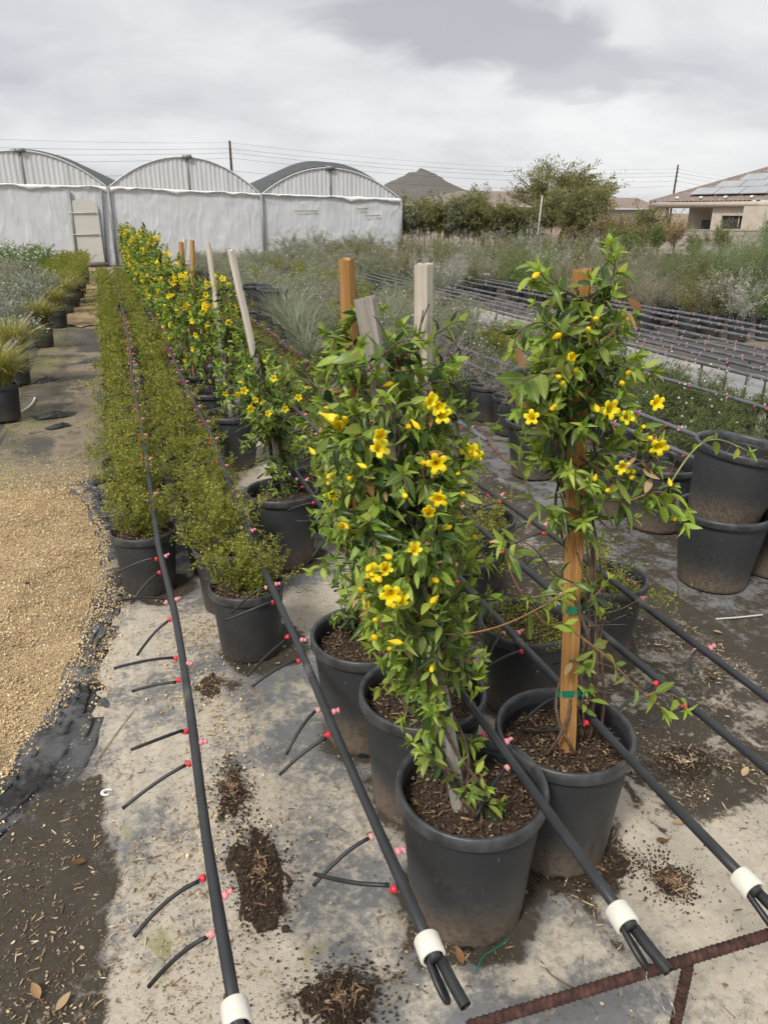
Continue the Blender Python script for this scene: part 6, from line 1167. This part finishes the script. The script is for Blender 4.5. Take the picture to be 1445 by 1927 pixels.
# ------------------------------------------------------------------ trees
def tree_meshes(seed, H, W, trunk_r, n_main, leaf, nleaf, leafmat, trunk_h, barkmat='trunk_bark', droop=0.0, narrow=True, oval=1.0, tw=14):
    rng = R_(seed); wood_ = MB(); pos, dr = [], []
    def limb(p, d, L_, r, lvl):
        n = 7; P = [p]
        for i in range(n): d = unit(d + rng.normal(0, .13, 3) + [0, 0, .05 - droop * (lvl >= 2)]); P.append(P[-1] + d * L_ / n)
        P = np.array(P); wood_.add(*tube(P, np.linspace(r, r * .45, n + 1), 6 if lvl < 2 else 3, cap=False)); T = unit(np.gradient(P, axis=0))
        if lvl == 3:
            m = nleaf; t = rng.rand(m); q = P[0] + (P[-1] - P[0]) * t[:, None]; pos.append(q + rng.normal(0, L_ * .16, (m, 3))); dr.append(unit(T[-1] + rng.normal(0, .9, (m, 3)) + [0, 0, -droop * 2])); return
        k = [n_main, 6, tw // 2][lvl]
        for s_ in range(k):
            i = rng.randint(2 if lvl else 3, n + 1); ph = rng.rand() * 6.28; o = np.array([math.cos(ph), math.sin(ph), 0])
            nd = unit(T[i] * (.55 if lvl else .7) + o * (.85 * oval if lvl < 2 else .8) + [0, 0, .22 - droop * .5] + rng.normal(0, .15, 3)); limb(P[i], nd, L_ * [1.0, .62, .5][lvl] * (.65 + .5 * rng.rand()) if lvl else (W * .46 + (H - trunk_h) * .15) * (.6 + .5 * rng.rand()), r * [.5, .55, .5][lvl], lvl + 1)
    limb(np.array([0, 0, 0.0]), np.array([.03, 0, 1.0]), trunk_h, trunk_r, 0)
    fol = MB(); pos = np.concatenate(pos); dr = np.concatenate(dr); top = pos[:, 2].max(); pos[:, 2] = np.where(pos[:, 2] > trunk_h * .3, trunk_h * .3 + (pos[:, 2] - trunk_h * .3) * (H - trunk_h * .3) / (top - trunk_h * .3), pos[:, 2]); n = len(pos)
    scatter(fol, SLN if narrow else SL, frames(dr, rng.normal(0, 1, (n, 3))), pos, leaf * (.6 + .8 * rng.rand(n)))
    V = np.concatenate(wood_.v); zz = V[:, 2]; k = (H - trunk_h * .3) / (top - trunk_h * .3); wood_.v = [np.c_[V[:, :2], np.where(zz > trunk_h * .3, trunk_h * .3 + (zz - trunk_h * .3) * k, zz)]]
    a, b = wood_.mesh('trunk'), fol.mesh('crown', False); a.materials.append(M[barkmat]); b.materials.append(M[leafmat]); return a, b
def tree(name, label, meshes, X, Y, rz=0, sc=1.0, group=None, cat='tree', pot=None, stake=None, z=0.0):
    root = thing(name, label, cat, (X, Y, z), rz, group); t = obj('trunk', meshes[0], None, root); c = obj('crown', meshes[1], None, root, kind='stuff')
    for o in (t, c): o.scale = (sc,) * 3; o.location = (0, 0, .28 if pot else 0)
    if pot: p = obj('pot', pot[0], None, root); p.scale = (1.2, 1.2, 1.1)
    if stake: m_ = MB(); m_.add(*tube([(.06, .02, .2), (.08, .02, stake)], .022, 4)); obj('stake', m_, M['wood_orange'], root)
bt = at(1052, 466); zt = z_at(bt[0] * 1.15, bt[1] * 1.15, 282); BT = np.array([bt[0] * 1.15, bt[1] * 1.15])
tree('desert_tree', 'large spreading olive green tree between the two houses', tree_meshes(307, zt, 6.8, .15, 16, .22, 18, 'olive_leaf', 2.0, oval=1.3, tw=16), BT[0], BT[1])
TS = [tree_meshes(310 + i, 1.95 + .15 * i, .95, .022, 8, .115, 9, ['olive_leaf', 'grey_leaf', 'olive_leaf', 'fresh_leaf'][i], .95, droop=.10, oval=.8, tw=8) for i in range(4)]
TR = [tree_meshes(320 + i, 1.6, 1.15, .020, 9, .095, 8, ['rust_leaf', 'olive_leaf'][i], .45, droop=.02, oval=.8, tw=8) for i in range(2)]
k = 0
TX = list(np.linspace(766, 1004, 28)); tl = ['leftmost', 'second', 'third', 'fourth', 'fifth', 'sixth', 'seventh', 'eighth', 'ninth', 'tenth', 'eleventh', 'twelfth', 'thirteenth', 'fourteenth', 'fifteenth', 'sixteenth', 'seventeenth', 'eighteenth', 'nineteenth', 'twentieth', 'twenty first', 'twenty second', 'twenty third', 'twenty fourth', 'twenty fifth', 'twenty sixth', 'twenty seventh', 'rightmost']
rng = R_(808)
for i, x in enumerate(TX):
    p = at(x, np.interp(x, [760, 1000], [487, 493])); tree('container_tree', f'{tl[i]} slender container tree in the line right of the greenhouse', TS[rng.randint(3)], p[0], p[1] + rng.normal(0, .25), rng.rand() * 6, (.78 + .28 * rng.rand()) * (1.12 if x < 800 or 830 < x < 890 else .95), 'container trees right of the greenhouse', 'tree', WIDE, 1.9 if rng.rand() < .6 else None)
tree('container_tree', 'taller dark container tree rising before the far tile roof', TS[0], *(at(868, 484)[:2]), 1.0, 1.35, 'container trees right of the greenhouse', 'tree', WIDE)
for i, x in enumerate(np.linspace(1010, 1230, 15)):
    p = at(x, np.interp(x, [1000, 1230], [493, 508])); tree('container_tree', f'{ORD[i] if i < 8 else ["ninth", "tenth", "eleventh", "twelfth", "thirteenth", "fourteenth", "last"][i - 8]} bushy container tree counted rightwards below the large olive tree', [TR[0], TR[1], TS[2], TR[0], TR[1]][rng.randint(5)], p[0], p[1] + rng.normal(0, .3), rng.rand() * 6, (.95 + .35 * rng.rand()) * (1 if x < 1130 else .8), 'bushy container trees below the big tree', 'tree', WIDE, 1.5 if rng.rand() < .25 else None)
for i, (x, y, s, ti, lab) in enumerate([(1265, 500, 1.0, 0, 'rusty small tree before the left end of the block wall'), (1350, 505, .8, 1, 'grey green bush against the block wall'), (1435, 510, .62, 3, 'bright green bush against the block wall at the right edge'), (1300, 515, .7, 1, 'low olive bush at the foot of the block wall'), (1225, 512, .5, 3, 'green bush left of the block wall')]):
    p = at(x, y); tree('wall_shrub', lab, ([TR[0], TR[1], TS[2], TS[3]])[ti], p[0], p[1], i, s, 'bushes along the block wall', 'bush', WIDE)
for i, x in enumerate(np.linspace(775, 1215, 24)):
    p = at(x + rng.normal(0, 5), np.interp(x, [760, 1000, 1230], [496, 505, 524])); kk = [OLIVE, RUST, FRESH, SILV, AIRY][rng.randint(5)]
    place('understorey_shrub', 'low mixed shrub in the line at the foot of the container trees', 'potted shrub', 'shrubs at the foot of the container trees', p[0], p[1], kk[rng.randint(len(kk))], rng.rand() * 6, 1.3 + .9 * rng.rand(), WIDE)
# white plant tags
for i, (x, y) in enumerate(((841, 556), (862, 560), (886, 566), (913, 558))):
    p = at(x, y); root = thing('plant_tag', ['leftmost', 'second', 'third', 'rightmost'][i] + ' white plant tag on a stick among the silver shrubs', 'plant tag', (p[0], p[1], 0), 0, 'white plant tags'); m_ = MB(); m_.add(*tube([(0, 0, 0), (0, 0, .45)], .012, 5)); obj('stick', m_, M['tag_white'], root); m_ = MB(); m_.add(*box((0, -.02, .47), (.16, .01, .07))); obj('plate', m_, M['tag_white'], root)
p = at(541, 521); m_ = MB(); m_.add(*tube([(0, 0, 0), (.02, 0, .62)], .03, 4)); tag(obj('marker_stake', m_, M['wood_pale'], loc=(p[0], p[1], 0)), 'short pale marker stake in the field before the greenhouse', 'stake')
p = at(1005, 500); m_ = MB(); m_.add(*tube([(0, 0, 0), (.12, 0, 2.3)], .022, 5)); tag(obj('cane', m_, M['wood_pale'], loc=(p[0], p[1], 0)), 'tall thin pale cane among the bushy container trees', 'cane')

# ================================================================== LITTER ON THE GROUND
rng = R_(909)
n = 26000; Y = 1.8 + 3.5 * rng.rand(n) ** .75; X = -1.3 + 1.1 * rng.rand(n); ok = (X < np.interp(Y, *GR) + .02) & (X > -1.25); P = np.c_[X[ok], Y[ok], 0.004 + .006 * rng.rand(ok.sum())]
OCT = (np.array([(1, 0, 0), (-1, 0, 0), (0, 1, 0), (0, -1, 0), (0, 0, .7), (0, 0, -.7)]) * .5, np.array([[0, 2, 4], [2, 1, 4], [1, 3, 4], [3, 0, 4], [2, 0, 5], [1, 2, 5], [3, 1, 5], [0, 3, 5]]))
yy = 2.0 + 3.2 * rng.rand(5200); xx = np.interp(yy, *GR) - .02 + np.abs(rng.normal(0, .09, 5200)); P = np.r_[P, np.c_[xx, yy, .010 + .012 * np.exp(-((xx - np.interp(yy, *GR)) / .06) ** 2)]]
yy = 5.15 + np.abs(rng.normal(0, .35, 3000)); xx = -1.2 + .85 * rng.rand(3000); P = np.r_[P, np.c_[xx, yy, 0 * yy + .004]]
yy = 1.7 + 1.5 * rng.rand(2600); xx = .14 + rng.normal(0, .10, 2600); k_ = rng.rand(2600) < vnoise(np.c_[xx, yy], 5, 77, 3) ** 1.5; P = np.r_[P, np.c_[xx, yy, 0 * yy + .008][k_]]
mb = MB(); scatter(mb, OCT, rand_rot(rng, len(P)), P, .005 + .010 * rng.rand(len(P)) ** 2.5); o = obj('pebbles', mb, M['pebble'], kind='stuff', smooth=False); o['label'] = 'pale tan pebbles covering the gravel path'; o['category'] = 'pebbles'
def litter_points(n):
    pts = []
    while len(pts) < n:
        q = np.c_[-.9 + 3.2 * rng.rand(4000), .75 + 3.4 * rng.rand(4000) ** 1.2]; w = .10 + .9 * np.clip(blobs(q, WET), 0, 1) + .55 * blobs(q, [(330, 1750, .12, .45), (400, 1320, .12, .25), (380, 1180, .10, .2), (1300, 1500, .12, .12), (1240, 1420, .1, .12), (1350, 1250, .3, .3), (90, 1800, .3, .3, 1.0), (150, 1600, .25, .3, .7), (230, 1700, .06, .4, .9)])
        w *= vnoise(q, 7, 5, 3) * 1.6; pts += list(q[rng.rand(len(q)) < w * .5])
    return np.array(pts[:n])
q = litter_points(9500); mb = chips_mb(np.c_[q, .004 + .004 * rng.rand(len(q))], rng, .005, .022, .22); o = obj('wood_litter', mb, M['litter'], kind='stuff', smooth=False); o['label'] = 'wood chips and bark crumbs strewn over the ground cloth'; o['category'] = 'litter'
q = litter_points(15000); mb = MB(); scatter(mb, OCT, rand_rot(rng, len(q)), np.c_[q, np.full(len(q), .004)], .0022 + .005 * rng.rand(len(q)) ** 2.5); o = obj('soil_crumbs', mb, M['chip'], kind='stuff', smooth=False); o['label'] = 'dark soil crumbs strewn over the ground cloth'; o['category'] = 'soil'
HEAPS = [((640, 1885), .075, .06, .016, 'round patch of dark wet soil on the cloth at the bottom edge'), ((490, 1650), .05, .12, .018, 'long heap of wet mulch between the two left drip lines'), ((438, 1490), .035, .09, .014, 'small strip of brown mulch above the long heap'), ((1265, 1665), .045, .045, .018, 'small heap of bark and leaves right of the near pots'), ((1130, 1640), .11, .04, .010, 'dark soil spilled at the foot of the right hand near pot'), ((1285, 1440), .08, .045, .014, 'scatter of pale wood chips right of the drip line'), ((395, 1290), .05, .08, .012, 'gravelly mulch patch beside the left drip line')]
for i, ((x, y), rx, ry, h, lab) in enumerate(HEAPS):
    c = at(x, y); n = 40; u = np.linspace(-1, 1, n + 1); X, Yv = np.meshgrid(u, u, indexing='ij'); P = np.c_[X.ravel(), Yv.ravel()]; r = np.hypot(P[:, 0], P[:, 1]); ed = .25 + 1.1 * vnoise(P * 1.6 + i * 5, 1.7, 60 + i, 5); f = np.clip(1 - (r / ed) ** 2, -1, 1); z = .6 * h * np.clip(f, 0, 1) ** .6 * (.35 + 1.2 * vnoise(P + i * 3, 9, 70 + i, 3)) - .02 * np.clip(-f, 0, 1) - .003
    root = thing('mulch_heap', lab, 'mulch heap', (c[0], c[1], .004), 0, 'spilled mulch and soil'); mb = MB(); mb.add(np.c_[P * np.array([rx, ry]) * [1.35, 1.75, 1.5, 1.1, 1.1, 1.1, 1.2][i], z], grid(n, n)); obj('soil', mb, M['peat'], root)
    m = 170 if h > .012 else 70; a = rng.rand(m) * 6.28; k = np.abs(rng.normal(0, .55, m)); obj('bark_chips', chips_mb(np.c_[np.cos(a) * k * rx * 1.3, np.sin(a) * k * ry * 1.3, h * np.clip(.8 - .8 * k, 0, 1) + .005], rng, .006, .026), M['chip' if i != 5 else 'litter'], root, kind='stuff', smooth=False)
for (x, y), rx, ry, h, lab in HEAPS[:6]:
    c = at(x, y); m = int(9000 * rx * ry / .004 * .1) + 260; q = np.c_[rng.normal(0, rx * .85, m), rng.normal(0, ry * .85, m)]; P = np.c_[q, .005 + .5 * h * np.exp(-(q[:, 0] / rx) ** 2 - (q[:, 1] / ry) ** 2)]; mb = MB(); scatter(mb, OCT, rand_rot(rng, m), P, .003 + .008 * rng.rand(m) ** 2)
    for o in [o for o in bpy.data.objects if o.get('label') == lab]: obj('soil_crumbs', mb, M['peat'], o, kind='stuff', smooth=False)
# fallen leaves, stones, scraps that can be picked out
DL = [((865, 1808), 'brown curled fallen leaf at the foot of the nearest pot'), ((1350, 1195), 'reddish fallen leaf on the damp cloth at the right'), ((1340, 1280), 'rusty torn fallen leaf between the two right drip lines'), ((1300, 1250), 'tan fallen leaf beside the right drip line'), ((1400, 1460), 'cream seed pod on the cloth at the right'), ((1155, 1700), 'pinkish flat bark piece in the dark soil'), ((1245, 1590), 'short tan twig piece right of the near pots'), ((430, 1885), 'reddish leaf beside the leftmost white collar'), ((1275, 1555), 'yellow dry leaf on the cloth at the right'), ((120, 1895), 'tan bark chip on the dark cloth at bottom left'), ((70, 1875), 'pale oval chip on the dark cloth at bottom left'), ((150, 1630), 'pale bark chip on the dark cloth on the left')]
for i, ((x, y), lab) in enumerate(DL):
    c = at(x, y); mb = MB(); V, *F = leaf_tmpl(.5, .5, -.3, 5); V = V * .045; V[:, 1] -= .02; a = i * 1.3; V = V @ np.array([[math.cos(a), math.sin(a), 0], [-math.sin(a), math.cos(a), 0], [0, 0, 1]]); mb.add(V, *F); tag(obj('fallen_leaf', mb, M['leaf_dead_piece'], loc=(c[0], c[1], .010)), lab, 'leaf', 'fallen leaves and chips')
def lump(seed, s):
    n = 12; a, b = np.meshgrid(np.linspace(0, PI, n), np.linspace(0, 2 * PI, 2 * n, endpoint=False), indexing='ij'); P = np.stack([np.sin(a) * np.cos(b), np.sin(a) * np.sin(b), np.cos(a)], -1).reshape(-1, 3); P *= (.7 + .6 * vnoise(P + seed, 1.4, seed, 3))[:, None] * s; i = np.arange(n - 1)[:, None] * 2 * n; j = np.arange(2 * n)[None]; j2 = (j + 1) % (2 * n); mb = MB(); mb.add(P * [1, 1, .7], np.stack([i + j, i + 2 * n + j, i + 2 * n + j2, i + j2], -1).reshape(-1, 4)); return mb
for i, ((x, y), s, mt, lab) in enumerate([((537, 1752), .011, 'peat', 'dark snail sized clod between the two left drip lines'), ((575, 1765), .008, 'stone', 'small brown stone right of the dark clod'), ((357, 1085), .022, 'stone', 'tan stone lying between the hedge row pots'), ((763, 1662), .010, 'peat', 'dark clod beside the nearest pot'), ((52, 1100), .012, 'peat', 'dark stone on the gravel path')]):
    c = at(x, y); tag(obj('stone', lump(40 + i, s), M[mt], loc=(c[0], c[1], s * .5)), lab, 'stone', 'stones and clods')
c = at(203, 1495); a = np.linspace(.4, 5.2, 20); m_ = MB(); m_.add(*tube(np.c_[np.cos(a) * .016, np.sin(a) * .012, .004 + 0 * a], np.interp(a, [.4, 2.8, 5.2], [.002, .007, .002]), 6)); tag(obj('plastic_clip', m_, M['tag_white'], loc=(c[0], c[1], .004)), 'white broken plastic ring on the dark cloth at left', 'clip')
c = at(2, 1497); m_ = lump(9, .014); tag(obj('plastic_scrap', m_, M['tie_green'], loc=(c[0], c[1], .008)), 'green plastic scrap at the left edge', 'scrap')
def cord(name, label, cat, pts, r, mat, z=.006):
    P = smooth3([at(x, y, z) for x, y in pts], 50); m_ = MB(); m_.add(*tube(P, r, 6)); tag(obj(name, m_, M[mat]), label, cat)
cord('cord', 'thin red cord curving over the ground left of the tall right vine', 'cord', [(905, 803), (925, 840), (950, 870), (985, 880), (1010, 878)], .004, 'cord_red')
cord('plastic_strip', 'thin green tape strip at the foot of the nearest pot', 'tape', [(895, 1840), (905, 1800), (935, 1785), (960, 1765)], .0022, 'tie_green'); cord('twig', 'long dry straw lying on the torn cloth at left', 'twig', [(175, 1440), (215, 1385), (250, 1340)], .0022, 'litter')
cord('twig', 'pale straight stick on the damp cloth at the right', 'twig', [(1347, 1165), (1390, 1162), (1435, 1157)], .004, 'wood_pale'); cord('twig', 'thin dark root lying before the nearest pot', 'twig', [(1018, 1810), (1035, 1835), (1060, 1850), (1080, 1862)], .002, 'twig_brown'); cord('twig', 'curved bare twig on the ground behind the right drip lines', 'twig', [(1215, 1070), (1250, 1072), (1280, 1100), (1270, 1125)], .0025, 'twig_brown')
cord('plastic_strip', 'thin green tape strip beside the third vine pot', 'tape', [(567, 1212), (585, 1222), (605, 1208), (620, 1203)], .0022, 'tie_green')
cord('tape', 'white and yellow tape lying beside the left grass pots', 'tape', [(0, 792), (25, 780), (50, 770), (62, 758), (66, 748)], .010, 'tag_white')
